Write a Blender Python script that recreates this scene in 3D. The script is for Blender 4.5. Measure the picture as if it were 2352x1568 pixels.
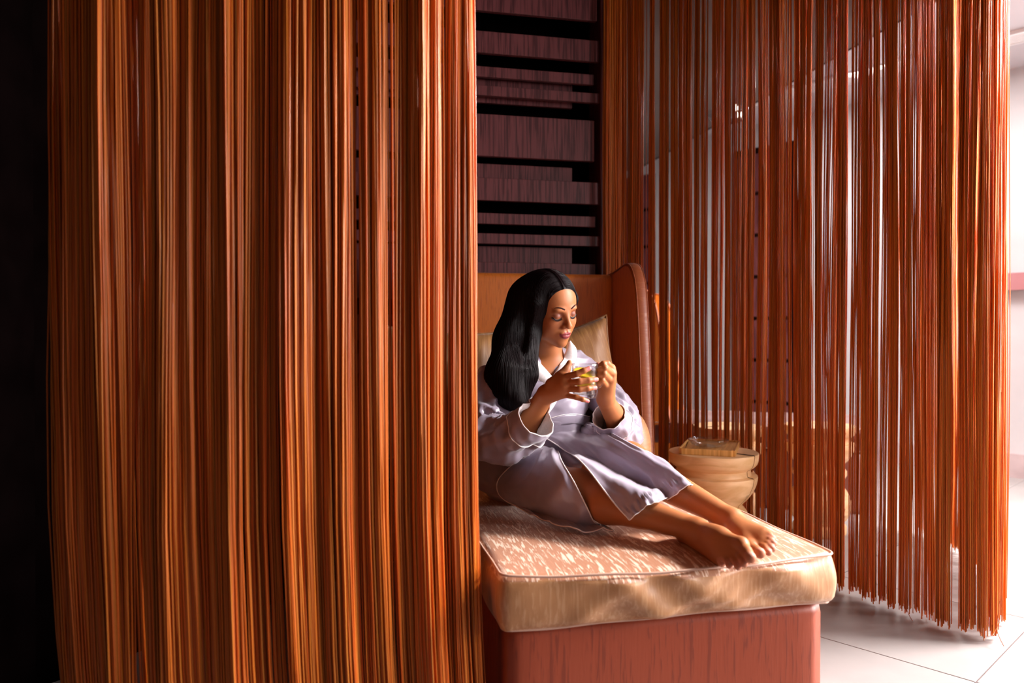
import bpy, bmesh, math, random
import numpy as np
from mathutils import Vector, Matrix, noise

for o in list(bpy.data.objects):
    bpy.data.objects.remove(o)
scene = bpy.context.scene
COL = scene.collection
rng = np.random.default_rng(7)
random.seed(7)

# ------------------------------------------------------------------ camera
F = 1750.0
TH = math.radians(12.3)
PI_ = math.radians(0.524)
CH = 1.05
fwd = Vector((math.sin(TH)*math.cos(PI_), math.cos(TH)*math.cos(PI_), -math.sin(PI_)))
rgt = Vector((math.cos(TH), -math.sin(TH), 0))
upv = rgt.cross(fwd)
CAM = Vector((0, 0, CH))
cam_data = bpy.data.cameras.new('camera')
cam = bpy.data.objects.new('camera', cam_data)
COL.objects.link(cam)
cam.location = CAM
cam.rotation_euler = (math.pi/2 - PI_, 0, -TH)
cam_data.sensor_width = 36
cam_data.lens = 36*F/2352
cam_data.clip_start = 0.05
cam_data.dof.use_dof = True
cam_data.dof.focus_distance = 2.45
cam_data.dof.aperture_fstop = 2.2
scene.camera = cam

# ------------------------------------------------------------------ world, window and added lights, exposure
W = bpy.data.worlds.new('world'); scene.world = W; W.use_nodes = True
W.node_tree.nodes['Background'].inputs[0].default_value = (0.75, 0.8, 1.0, 1)
W.node_tree.nodes['Background'].inputs[1].default_value = 0.04
scene.view_settings.view_transform = 'Standard'
scene.view_settings.look = 'None'
scene.view_settings.exposure = 0.0
scene.view_settings.gamma = 1.0
scene.view_settings.use_curve_mapping = False

def area(name, loc, rot, sx, sy, power, color, spread=180):
    l = bpy.data.lights.new(name, 'AREA'); l.shape = 'RECTANGLE'
    l.size = sx; l.size_y = sy; l.energy = power; l.color = color
    l.spread = math.radians(spread)
    o = bpy.data.objects.new(name, l); COL.objects.link(o)
    o.location = loc; o.rotation_euler = rot
    return o

def aim(src, dst):
    return (Vector(dst)-Vector(src)).to_track_quat('-Z', 'Y').to_euler()

# unseen window at the right, an added front fill, an overhead skylight stand-in
for (wx, wy, wz, tx, ty, tz, sx, sy, pw) in [
        (7.2, 0.9, 1.8, 0.5, 1.9, 0.7, 3.4, 2.0, 850),
        (5.2, -1.15, 1.9, 1.3, 2.6, 0.6, 1.6, 1.6, 190),  # added fill for the stool and robe front, no window here
        (3.6, 1.95, 2.93, 0.8, 1.85, 0.6, 1.0, 0.9, 720)]:  # unseen overhead area lamp standing in for a skylight
    area('window_and_fill', (wx, wy, wz), aim((wx, wy, wz), (tx, ty, tz)), sx, sy, pw, (1.0, 0.94, 0.93))
# added fill lamps under the neighbouring room's ceiling, brightening its floor and stools
area('far_room_fill', (4.0, 3.2, 2.95), (0, 0, 0), 1.2, 1.2, 50, (1.0, 0.95, 0.93))
area('far_room_fill', (3.45, 4.7, 2.98), (0, 0, 0), .7, .7, 75, (1.0, 0.95, 0.93))

# ------------------------------------------------------------------ placing helpers
def C(px, py, z):
    return CAM + rgt*((px-1176)/F*z) + upv*((784-py)/F*z) + fwd*z

FH = Vector((math.sin(TH), math.cos(TH), 0))
def H(x, z, h):
    """camera-relative x and depth on the floor plan, world height h"""
    v = rgt*x + FH*z
    return Vector((v.x, v.y, h))

def Hp(px, z, h):
    return H((px-1176)/F*z, z, h)

# ------------------------------------------------------------------ object helpers
def tag(o, label=None, cat=None, group=None, kind=None):
    if label: o['label'] = label
    if cat: o['category'] = cat
    if group: o['group'] = group
    if kind: o['kind'] = kind
    return o

def thing(name, label, cat, loc=(0, 0, 0), rz=0.0, group=None):
    o = bpy.data.objects.new(name, None); COL.objects.link(o)
    o.location = loc; o.rotation_euler = (0, 0, rz); o.empty_display_size = 0.05
    return tag(o, label, cat, group)

def link_mesh(name, me, mat, parent=None, smooth=True):
    if mat is not None and not me.materials: me.materials.append(mat)
    if smooth and len(me.polygons):
        me.polygons.foreach_set('use_smooth', [True]*len(me.polygons))
    o = bpy.data.objects.new(name, me); COL.objects.link(o)
    if parent is not None: o.parent = parent
    return o

def mesh_np(name, V, Fc, mat, parent=None, smooth=True, cols=None):
    me = bpy.data.meshes.new(name)
    V = np.asarray(V, dtype=np.float64)
    if isinstance(Fc, np.ndarray):
        nf, k = Fc.shape
        me.vertices.add(len(V)); me.vertices.foreach_set('co', V.astype(np.float32).ravel())
        me.loops.add(nf*k); me.loops.foreach_set('vertex_index', Fc.astype(np.int32).ravel())
        me.polygons.add(nf)
        me.polygons.foreach_set('loop_start', np.arange(0, nf*k, k, dtype=np.int32))
        me.polygons.foreach_set('loop_total', np.full(nf, k, dtype=np.int32))
        me.update(calc_edges=True)
    else:
        me.from_pydata([tuple(v) for v in V], [], [tuple(f) for f in Fc])
        me.update()
    if cols is not None:
        a = me.color_attributes.new('tint', 'FLOAT_COLOR', 'POINT')
        cc = np.ones((len(V), 4), dtype=np.float32); cc[:, :3] = cols
        a.data.foreach_set('color', cc.ravel())
    return link_mesh(name, me, mat, parent, smooth)

def box_bm(bm, x0, x1, y0, y1, z0, z1):
    vs = [bm.verts.new(p) for p in ((x0,y0,z0),(x1,y0,z0),(x1,y1,z0),(x0,y1,z0),(x0,y0,z1),(x1,y0,z1),(x1,y1,z1),(x0,y1,z1))]
    for f in ((0,3,2,1),(4,5,6,7),(0,1,5,4),(1,2,6,5),(2,3,7,6),(3,0,4,7)):
        bm.faces.new([vs[i] for i in f])

def box(name, x0, x1, y0, y1, z0, z1, mat, parent=None, bevel=0.0, seg=2):
    bm = bmesh.new(); box_bm(bm, x0, x1, y0, y1, z0, z1)
    if bevel > 0:
        bmesh.ops.bevel(bm, geom=list(bm.edges), offset=bevel, segments=seg, profile=0.5, affect='EDGES')
    me = bpy.data.meshes.new(name); bm.to_mesh(me); bm.free()
    return link_mesh(name, me, mat, parent, smooth=False)

def cr_weights(m, n, closed=False):
    """Catmull-Rom sampling matrix, m controls to n samples"""
    A = np.zeros((n, m))
    for i in range(n):
        t = i/(n if closed else n-1)*(m if closed else m-1)
        k = int(math.floor(t))
        if not closed: k = min(k, m-2)
        u = t-k
        w = (-.5*u+u*u-.5*u**3, 1-2.5*u*u+1.5*u**3, .5*u+2*u*u-1.5*u**3, -.5*u*u+.5*u**3)
        for j, ww in enumerate(w):
            idx = k-1+j
            if closed: A[i, idx % m] += ww
            else:
                if idx < 0: A[i, 0] += 2*ww; A[i, 1] -= ww
                elif idx > m-1: A[i, m-1] += 2*ww; A[i, m-2] -= ww
                else: A[i, idx] += ww
    return A

def spline(P, n, closed=False):
    P = np.array([tuple(p) for p in P], dtype=float)
    return cr_weights(len(P), n, closed) @ P

def grid_faces(nu, nv, wu=False, wv=False):
    f = []
    for i in range(nu if wu else nu-1):
        for j in range(nv if wv else nv-1):
            a = i*nv+j; b = ((i+1) % nu)*nv+j; c = ((i+1) % nu)*nv+(j+1) % nv; d = i*nv+(j+1) % nv
            f.append((a, b, c, d))
    return np.array(f, dtype=np.int32)

def patch_pts(ctrl, nu, nv):
    G = np.array([[tuple(p) for p in r] for r in ctrl], dtype=float)
    A = cr_weights(G.shape[0], nu); B = cr_weights(G.shape[1], nv)
    return np.einsum('im,mnk,jn->ijk', A, G, B)

def frames(P):
    T = np.gradient(P, axis=0); T /= np.linalg.norm(T, axis=1)[:, None]+1e-12
    N = np.zeros_like(T)
    up = np.array((0, 0, 1.0))
    if abs(T[0]@up) > .9: up = np.array((0, 1.0, 0))
    n = np.cross(T[0], up); n /= np.linalg.norm(n)
    for i in range(len(P)):
        n = n-T[i]*(n@T[i]); n /= np.linalg.norm(n); N[i] = n
    return T, N, np.cross(T, N)

def tube_data(P, r, sides=8, cap=True, squash=None):
    P = np.asarray(P, float); n = len(P)
    r = np.broadcast_to(np.asarray(r, float), (n,))
    T, N, B = frames(P)
    a = np.arange(sides)/sides*2*np.pi
    V = P[:, None]+r[:, None, None]*(np.cos(a)[None, :, None]*N[:, None]+np.sin(a)[None, :, None]*B[:, None]*(squash or 1))
    V = V.reshape(-1, 3); Fc = [tuple(f) for f in grid_faces(n, sides, wv=True)]
    if cap:
        Fc.append(tuple(range(sides))[::-1]); Fc.append(tuple(range((n-1)*sides, n*sides)))
    return V, Fc

def tube(name, P, r, mat, parent=None, sides=8, cap=True, squash=None):
    V, Fc = tube_data(P, r, sides, cap, squash)
    return mesh_np(name, V, Fc, mat, parent)

def lathe(name, prof, mat, parent=None, n=64, center=(0, 0, 0), mod=None):
    V = []
    for i, (r, z) in enumerate(prof):
        for k in range(n):
            a = 2*math.pi*k/n
            rr, aa = (r, a) if mod is None else mod(r, z, k, a)
            V.append((center[0]+rr*math.cos(aa), center[1]+rr*math.sin(aa), center[2]+z))
    Fc = [(i*n+k, i*n+(k+1) % n, (i+1)*n+(k+1) % n, (i+1)*n+k) for i in range(len(prof)-1) for k in range(n)]
    Fc.append(tuple(range(n))[::-1]); Fc.append(tuple(range((len(prof)-1)*n, len(prof)*n)))
    return mesh_np(name, V, Fc, mat, parent)

def copy_tree(o, parent=None):
    c = o.copy(); COL.objects.link(c)
    if parent is not None: c.parent = parent
    for ch in [x for x in COL.objects if x.parent is o]:
        copy_tree(ch, c)
    return c

# ------------------------------------------------------------------ materials
def new_mat(name):
    m = bpy.data.materials.new(name); m.use_nodes = True
    nt = m.node_tree; b = nt.nodes['Principled BSDF']
    return m, nt, b

def N(nt, typ, **kw):
    n = nt.nodes.new(typ)
    for k, v in kw.items(): setattr(n, k, v)
    return n

def ramp(nt, stops):
    r = nt.nodes.new('ShaderNodeValToRGB')
    e = r.color_ramp.elements
    while len(e) < len(stops): e.new(0.5)
    for i, (p, c) in enumerate(stops):
        e[i].position = p; e[i].color = (*c, 1) if len(c) == 3 else c
    return r

def noise_mat(name, c1, c2, scale=(1, 1, 1), nscale=5, rough=0.5, spec=0.5, bump=0.0, bdist=0.01, lo=0.35, hi=0.65, detail=6, coat=0, sheen=0, rough2=None, dist=0.0, metallic=0, aniso=0.0):
    m, nt, b = new_mat(name)
    tc = N(nt, 'ShaderNodeTexCoord'); mp = N(nt, 'ShaderNodeMapping'); mp.inputs['Scale'].default_value = scale
    nz = N(nt, 'ShaderNodeTexNoise'); nz.inputs['Scale'].default_value = nscale; nz.inputs['Detail'].default_value = detail
    nz.inputs['Distortion'].default_value = dist
    nt.links.new(tc.outputs['Object'], mp.inputs[0]); nt.links.new(mp.outputs[0], nz.inputs[0])
    r = ramp(nt, [(lo, c1), (hi, c2)])
    nt.links.new(nz.outputs[0], r.inputs[0]); nt.links.new(r.outputs[0], b.inputs['Base Color'])
    b.inputs['Roughness'].default_value = rough
    b.inputs['Specular IOR Level'].default_value = spec
    b.inputs['Coat Weight'].default_value = coat
    b.inputs['Sheen Weight'].default_value = sheen
    b.inputs['Metallic'].default_value = metallic
    b.inputs['Anisotropic'].default_value = aniso
    if rough2 is not None:
        rr = N(nt, 'ShaderNodeMapRange'); rr.inputs[1].default_value = lo; rr.inputs[2].default_value = hi
        rr.inputs[3].default_value = rough; rr.inputs[4].default_value = rough2
        nt.links.new(nz.outputs[0], rr.inputs[0]); nt.links.new(rr.outputs[0], b.inputs['Roughness'])
    if bump:
        bp = N(nt, 'ShaderNodeBump'); bp.inputs['Strength'].default_value = bump; bp.inputs['Distance'].default_value = bdist
        nt.links.new(nz.outputs[0], bp.inputs['Height']); nt.links.new(bp.outputs[0], b.inputs['Normal'])
    return m

def string_mat():
    m, nt, b = new_mat('string_orange')
    at = N(nt, 'ShaderNodeAttribute', attribute_name='tint')
    nt.links.new(at.outputs['Color'], b.inputs['Base Color'])
    b.inputs['Roughness'].default_value = 0.33
    b.inputs['Specular IOR Level'].default_value = 0.6
    tc = N(nt, 'ShaderNodeTexCoord'); mp = N(nt, 'ShaderNodeMapping'); mp.inputs['Scale'].default_value = (40, 40, 2.2)
    nz = N(nt, 'ShaderNodeTexNoise'); nz.inputs['Scale'].default_value = 3; nz.inputs['Detail'].default_value = 3
    nt.links.new(tc.outputs['Object'], mp.inputs[0]); nt.links.new(mp.outputs[0], nz.inputs[0])
    mr = N(nt, 'ShaderNodeMapRange'); mr.inputs[1].default_value = .35; mr.inputs[2].default_value = .7; mr.inputs[3].default_value = .28; mr.inputs[4].default_value = .55
    nt.links.new(nz.outputs[0], mr.inputs[0]); nt.links.new(mr.outputs[0], b.inputs['Roughness'])
    tr = N(nt, 'ShaderNodeBsdfTranslucent')
    nt.links.new(at.outputs['Color'], tr.inputs[0])
    mx = N(nt, 'ShaderNodeMixShader'); mx.inputs[0].default_value = 0.26
    out = nt.nodes['Material Output']
    nt.links.new(b.outputs[0], mx.inputs[1]); nt.links.new(tr.outputs[0], mx.inputs[2]); nt.links.new(mx.outputs[0], out.inputs[0])
    return m

def weave_mat(name, base, light, scale, rough=0.35, lightrough=0.25, amount=0.5, bump=0.25, wob=2.0, lo=.5, hi=.62, axis=(1,1,1)):
    """satin jacquard with long wandering grain lines"""
    m, nt, b = new_mat(name)
    tc = N(nt, 'ShaderNodeTexCoord'); mp = N(nt, 'ShaderNodeMapping'); mp.inputs['Scale'].default_value = scale
    nz = N(nt, 'ShaderNodeTexNoise'); nz.inputs['Scale'].default_value = 1; nz.inputs['Detail'].default_value = 2.5; nz.inputs['Roughness'].default_value = .6
    nz.inputs['Distortion'].default_value = wob
    nt.links.new(tc.outputs['Object'], mp.inputs[0]); nt.links.new(mp.outputs[0], nz.inputs[0])
    r = ramp(nt, [(lo, (0,0,0)), (hi, (1,1,1))]); nt.links.new(nz.outputs[0], r.inputs[0])
    mx = N(nt, 'ShaderNodeMix', data_type='RGBA'); mx.inputs[6].default_value = (*base, 1); mx.inputs[7].default_value = (*light, 1)
    mul = N(nt, 'ShaderNodeMath', operation='MULTIPLY'); mul.inputs[1].default_value = amount
    nt.links.new(r.outputs[0], mul.inputs[0]); nt.links.new(mul.outputs[0], mx.inputs[0])
    nt.links.new(mx.outputs[2], b.inputs['Base Color'])
    mr = N(nt, 'ShaderNodeMapRange'); mr.inputs[3].default_value = rough; mr.inputs[4].default_value = lightrough
    nt.links.new(r.outputs[0], mr.inputs[0]); nt.links.new(mr.outputs[0], b.inputs['Roughness'])
    bp = N(nt, 'ShaderNodeBump'); bp.inputs['Strength'].default_value = bump; bp.inputs['Distance'].default_value = .002
    nt.links.new(nz.outputs[0], bp.inputs['Height']); nt.links.new(bp.outputs[0], b.inputs['Normal'])
    b.inputs['Specular IOR Level'].default_value = .6
    b.inputs['Sheen Weight'].default_value = .15
    b.inputs['Sheen Roughness'].default_value = .4
    return m

M = {}
M['string'] = string_mat()
M['slat'] = noise_mat('dark_oak', (.065, .016, .019), (.165, .046, .050), (34, 34, 1.3), 3, rough=.36, lo=.40, hi=.55, detail=4, dist=.5, bump=.15, bdist=.002)
M['slat_dark'] = noise_mat('black_oak', (.006, .002, .002), (.014, .004, .004), (5, 5, .7), 5, rough=.8, spec=.02)
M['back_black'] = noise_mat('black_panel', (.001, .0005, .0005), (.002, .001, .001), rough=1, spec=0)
M['floor'] = noise_mat('stone_tile', (.25, .228, .22), (.31, .285, .272), (1, 1, 1), 3, rough=.42, lo=.3, hi=.7, bump=.03)
M['grout'] = noise_mat('grout', (.12, .08, .08), (.16, .11, .1), (1, 1, 1), 20, rough=.9)
M['wallwhite'] = noise_mat('white_plaster', (.48, .455, .46), (.56, .53, .535), (1, 1, 1), 2.5, rough=.55, lo=.3, hi=.7, bump=.1, bdist=.01)
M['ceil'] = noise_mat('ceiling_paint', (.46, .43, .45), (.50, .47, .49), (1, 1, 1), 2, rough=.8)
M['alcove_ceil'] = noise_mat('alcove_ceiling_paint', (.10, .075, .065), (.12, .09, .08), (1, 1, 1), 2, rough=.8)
M['trimwhite'] = noise_mat('white_trim', (.78, .77, .77), (.82, .81, .81), (1, 1, 1), 2, rough=.5)
M['baseb'] = noise_mat('stone_skirting', (.46, .35, .35), (.55, .43, .43), (1, 1, 1), 6, rough=.5)
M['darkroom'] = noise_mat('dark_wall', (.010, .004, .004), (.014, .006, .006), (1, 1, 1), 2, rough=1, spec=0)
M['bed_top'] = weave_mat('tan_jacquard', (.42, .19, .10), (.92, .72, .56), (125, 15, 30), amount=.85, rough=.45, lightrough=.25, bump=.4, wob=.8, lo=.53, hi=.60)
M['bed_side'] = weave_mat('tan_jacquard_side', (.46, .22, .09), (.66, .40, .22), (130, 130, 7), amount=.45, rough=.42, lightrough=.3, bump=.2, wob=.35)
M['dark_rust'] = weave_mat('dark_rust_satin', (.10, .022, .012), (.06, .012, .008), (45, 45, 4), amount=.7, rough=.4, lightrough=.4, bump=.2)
M['piping'] = noise_mat('piping_tan', (.5, .3, .22), (.62, .4, .3), rough=.4)
M['bed_base'] = weave_mat('rust_satin', (.30, .055, .022), (.17, .028, .012), (110, 110, 8), amount=.7, rough=.44, lightrough=.5, bump=.2, wob=.5, lo=.55, hi=.64)
M['bed_base'].node_tree.nodes['Principled BSDF'].inputs['Sheen Weight'].default_value = .03
M['bed_base'].node_tree.nodes['Principled BSDF'].inputs['Specular IOR Level'].default_value = .35
M['head_inner'] = weave_mat('burnt_orange_satin', (.60, .165, .016), (.40, .095, .010), (150, 150, 14), amount=.55, rough=.42, lightrough=.42, bump=.2, wob=.5)
M['wing_edge'] = weave_mat('burnt_orange_edge', (.40, .10, .03), (.5, .17, .06), (10, 10, 60), amount=.4, rough=.45, lightrough=.35, bump=.1)
M['pillow'] = weave_mat('bronze_satin', (.25, .105, .026), (.42, .21, .07), (90, 9, 9), amount=.55, rough=.52, lightrough=.42, bump=.2, wob=.8)
M['bolster'] = weave_mat('bolster_satin', (.27, .115, .035), (.38, .19, .07), (8, 8, 70), amount=.6, rough=.52, lightrough=.45, bump=.2, wob=1)
M['stump'] = noise_mat('pale_turned_wood', (.66, .38, .15), (.90, .60, .32), (2.5, 2.5, 9), 3, rough=.5, lo=.3, hi=.7, bump=.1, bdist=.003, dist=.6)
M['bamboo'] = noise_mat('bamboo', (.62, .31, .07), (.86, .50, .16), (40, 2, 2), 2.2, rough=.35, lo=.35, hi=.65, detail=2)
M['crack'] = noise_mat('crack_dark', (.03, .012, .004), (.06, .02, .008), rough=.9)
M['robe'] = noise_mat('lavender_satin', (.285, .238, .31), (.33, .28, .355), (1, 1, 1), 14, rough=.36, spec=.75, sheen=.35)
M['lining'] = noise_mat('white_terry', (.64, .58, .58), (.72, .66, .65), (1, 1, 1), 160, rough=.9, bump=.25, bdist=.001)
M['pip_white'] = noise_mat('white_piping', (.86, .80, .80), (.9, .85, .85), rough=.4)
M['pink'] = noise_mat('pink_panel', (.40, .17, .18), (.44, .20, .21), rough=.3)
M['metal'] = noise_mat('track_metal', (.2, .15, .13), (.25, .2, .17), rough=.4, metallic=.8)

def glass_mat(name, color=(1, 1, 1), rough=0.0, ior=1.45):
    m, nt, b = new_mat(name)
    b.inputs['Base Color'].default_value = (*color, 1); b.inputs['Transmission Weight'].default_value = 1
    b.inputs['Roughness'].default_value = rough; b.inputs['IOR'].default_value = ior
    return m
def thin_glass(name, tint, refl=1.0):
    m = bpy.data.materials.new(name); m.use_nodes = True; nt = m.node_tree; nt.nodes.clear()
    out = N(nt, 'ShaderNodeOutputMaterial'); t = N(nt, 'ShaderNodeBsdfTransparent'); g = N(nt, 'ShaderNodeBsdfGlossy'); f = N(nt, 'ShaderNodeLayerWeight'); pw = N(nt, 'ShaderNodeMath', operation='POWER'); pw.inputs[1].default_value = 2.2; ad = N(nt, 'ShaderNodeMath', operation='ADD'); ad.inputs[1].default_value = .05; mx = N(nt, 'ShaderNodeMixShader')
    t.inputs[0].default_value = (*tint, 1); g.inputs['Roughness'].default_value = .02; f.inputs[0].default_value = .5
    mu = N(nt, 'ShaderNodeMath', operation='MULTIPLY'); mu.inputs[1].default_value = refl
    nt.links.new(f.outputs[1], pw.inputs[0]); nt.links.new(pw.outputs[0], ad.inputs[0]); nt.links.new(ad.outputs[0], mu.inputs[0]); nt.links.new(mu.outputs[0], mx.inputs[0])
    nt.links.new(t.outputs[0], mx.inputs[1]); nt.links.new(g.outputs[0], mx.inputs[2]); nt.links.new(mx.outputs[0], out.inputs[0])
    return m
M['glass'] = thin_glass('clear_glass', (.965, .965, .97), .9)
M['water'] = thin_glass('lemon_water', (.97, .96, .88), .25)
m_, nt_, b_ = new_mat('bulb_glow')
b_.inputs['Emission Color'].default_value = (1, .85, .65, 1); b_.inputs['Emission Strength'].default_value = 6
M['bulb'] = m_
# ================================================================== room
# floor base with single tiles laid diagonally
fl = box('floor', -6, 9, -3, 12, -.06, -.004, M['grout']); tag(fl, kind='structure')
TS = .72
ex = H(.722, .691, 0).normalized(); ey = Vector((-ex.y, ex.x, 0))
bm = bmesh.new(); box_bm(bm, 0, TS-.004, 0, TS-.004, -.01, 0)
bmesh.ops.bevel(bm, geom=list(bm.edges), offset=.0012, segments=1, affect='EDGES')
tile_me = bpy.data.meshes.new('tile'); bm.to_mesh(tile_me); bm.free(); tile_me.materials.append(M['floor'])
for i in range(-8, 16):
    for j in range(-12, 12):
        p = ex*(2.60+i*TS)+ey*(.69+j*TS); c = p+ex*TS/2+ey*TS/2
        x, z = c.dot(rgt), c.dot(FH)
        if z < 1.6 or z > 8.4 or abs(x) > z*.69+.45: continue
        o = bpy.data.objects.new('tile', tile_me); COL.objects.link(o)
        o.rotation_euler = (0, 0, math.atan2(ex.y, ex.x)); o.location = p; o.parent = fl

# slatted wall behind the daybed
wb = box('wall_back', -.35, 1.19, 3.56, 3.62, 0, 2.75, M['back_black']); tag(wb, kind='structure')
def hz(y, z=3.567): return CH+(768-y)/F*z
fronts = [(-140, 51, 1.147), (96, 144, 1.16), (174, 197, 1.132), (216, 238, 1.16), (279, 372, 1.135), (420, 470, 1.16),
          (498, 522, 1.14), (543, 566, 1.16), (607, 690, 1.14), (725, 780, 1.16), (810, 850, 1.14), (880, 990, 1.16), (1020, 1080, 1.14), (1120, 1200, 1.16)]
for y0, y1, xe in fronts:
    box('slat', -.34, xe, 3.40, 3.425, hz(y1), hz(y0), M['slat'], wb, bevel=.0015, seg=1)
for y0, y1 in [(200, 216), (236, 253), (388, 425), (571, 612), (500, 512)]:
    box('slat', -.34, 1.045, 3.46, 3.48, hz(y1, 3.62), hz(y0, 3.62), M['slat'], wb, bevel=.0015, seg=1)
box('post', 1.16, 1.20, 3.385, 3.56, 0, 2.75, M['slat'], wb, bevel=.003)
# dark wall closing the alcove on the other side
def wall_seg(name, p, q, z0, z1, mat, th=.06, parent=None):
    p = Vector(p); q = Vector(q); d = (q-p); L = d.length
    o = box(name, 0, L, 0, th, z0, z1, mat, parent)
    o.location = (p.x, p.y, 0); o.rotation_euler = (0, 0, math.atan2(d.y, d.x))
    return o
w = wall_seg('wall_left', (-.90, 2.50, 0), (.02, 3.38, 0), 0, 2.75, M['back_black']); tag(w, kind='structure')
w = wall_seg('wall_left', (-1.0, 1.85, 0), (-.90, 2.50, 0), 0, 2.75, M['back_black']); tag(w, kind='structure')  # short segment added to keep light off the floor beyond
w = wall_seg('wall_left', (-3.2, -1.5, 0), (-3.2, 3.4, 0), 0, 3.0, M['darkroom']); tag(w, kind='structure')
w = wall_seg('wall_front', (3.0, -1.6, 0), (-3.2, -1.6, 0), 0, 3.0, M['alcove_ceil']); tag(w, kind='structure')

# far white wall, parallel with the tile joints
def FW(t, off=0.0): # point along far wall, t metres to the far left
    return H(3.69-.686*t-off*.728, 5.6+.728*t-off*.686, 0)
w = wall_seg('wall_far', FW(5.2), FW(-1.6), 0, 3.0, M['wallwhite'], th=.1); tag(w, kind='structure')
# openings with dark timber doors
def far_panel(name, t0, t1, z0, z1, th, mat, parent=None, off=.0):
    return wall_seg(name, FW(t1, off), FW(t0, off), z0, z1, mat, th, parent)
d1 = far_panel('door_1', 1.68, 2.28, .0, 2.78, .02, M['slat_dark'], off=.03); tag(d1, kind='structure')
d2 = far_panel('door_2', 3.2, 3.72, .0, 2.72, .02, M['slat_dark'], off=.03); tag(d2, kind='structure')
for dd, L in ((d1, .60), (d2, .52)):
    for k in range(7):
        box('panel', .03, L-.03, -.012, .0, .06+k*.385, .06+k*.385+.35, M['slat'], dd, bevel=.003, seg=1)
bb = far_panel('baseboard_far', -1.6, 1.66, 0, .175, .018, M['baseb'], off=.019); tag(bb, kind='structure')

# ceilings
w = box('ceiling', -3.4, 9, -2, 12, 3.0, 3.06, M['ceil']); tag(w, kind='structure')
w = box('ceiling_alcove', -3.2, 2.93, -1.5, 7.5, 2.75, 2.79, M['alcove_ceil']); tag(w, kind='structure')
w = box('trim_1', 2.93, 2.95, -1.5, 7.5, 2.75, 3.0, M['slat_dark']); tag(w, kind='structure')
# linear slot grille in the ceiling, running parallel with the far wall
vg = thing('ceiling_vent', 'white linear slot grille recessed in the ceiling', 'vent')
def vent_bar(name, off, wdt, z0, z1, mat):
    p = FW(3.0, off); q = FW(-1.4, off)
    o = wall_seg(name, p, q, z0, z1, mat, wdt, None); o.parent = vg; return o
vent_bar('frame', .62, .012, 2.975, 3.0, M['trimwhite'])
vent_bar('frame', .82, .02, 2.975, 3.0, M['trimwhite'])
for k in range(8):
    vent_bar('slat', .64+.022*k, .012, 2.978, 2.998, M['trimwhite'])
vent_bar('backing', .81, .19, 2.992, 3.0, M['baseb'])
pk = far_panel('wall_sconce', -.125, .55, 1.05+101*5.6/F, 1.05+140*5.6/F, .05, M['pink'], off=.075)
tag(pk, 'pink rectangular glass wall light beside the end of the string curtain', 'wall light')

# small ceiling lamp with glass bowl and bulbs, seen through the strings
lp = C(1676, 268, 5.2)
cl = thing('ceiling_lamp', 'small glass ceiling lamp with bulbs seen through the string curtain', 'lamp', (lp.x, lp.y, lp.z))
lathe('glass_bowl', [(.0005, -.04), (.07, -.035), (.13, -.01), (.16, .03), (.157, .03), (.127, -.005), (.068, -.03), (.0005, -.035)], M['glass'], cl, 40)
lathe('stem', [(.008, -.03), (.008, 2.99-lp.z), (.04, 2.99-lp.z), (.04, 3.0-lp.z)], M['metal'], cl, 12)
for k in range(3):
    a = k*2.1+.4
    lathe('bulb', [(.001, -.02), (.014, -.014), (.018, .0), (.012, .016), (.004, .022)], M['bulb'], cl, 12, (.1*math.cos(a), .1*math.sin(a), .03))

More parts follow.
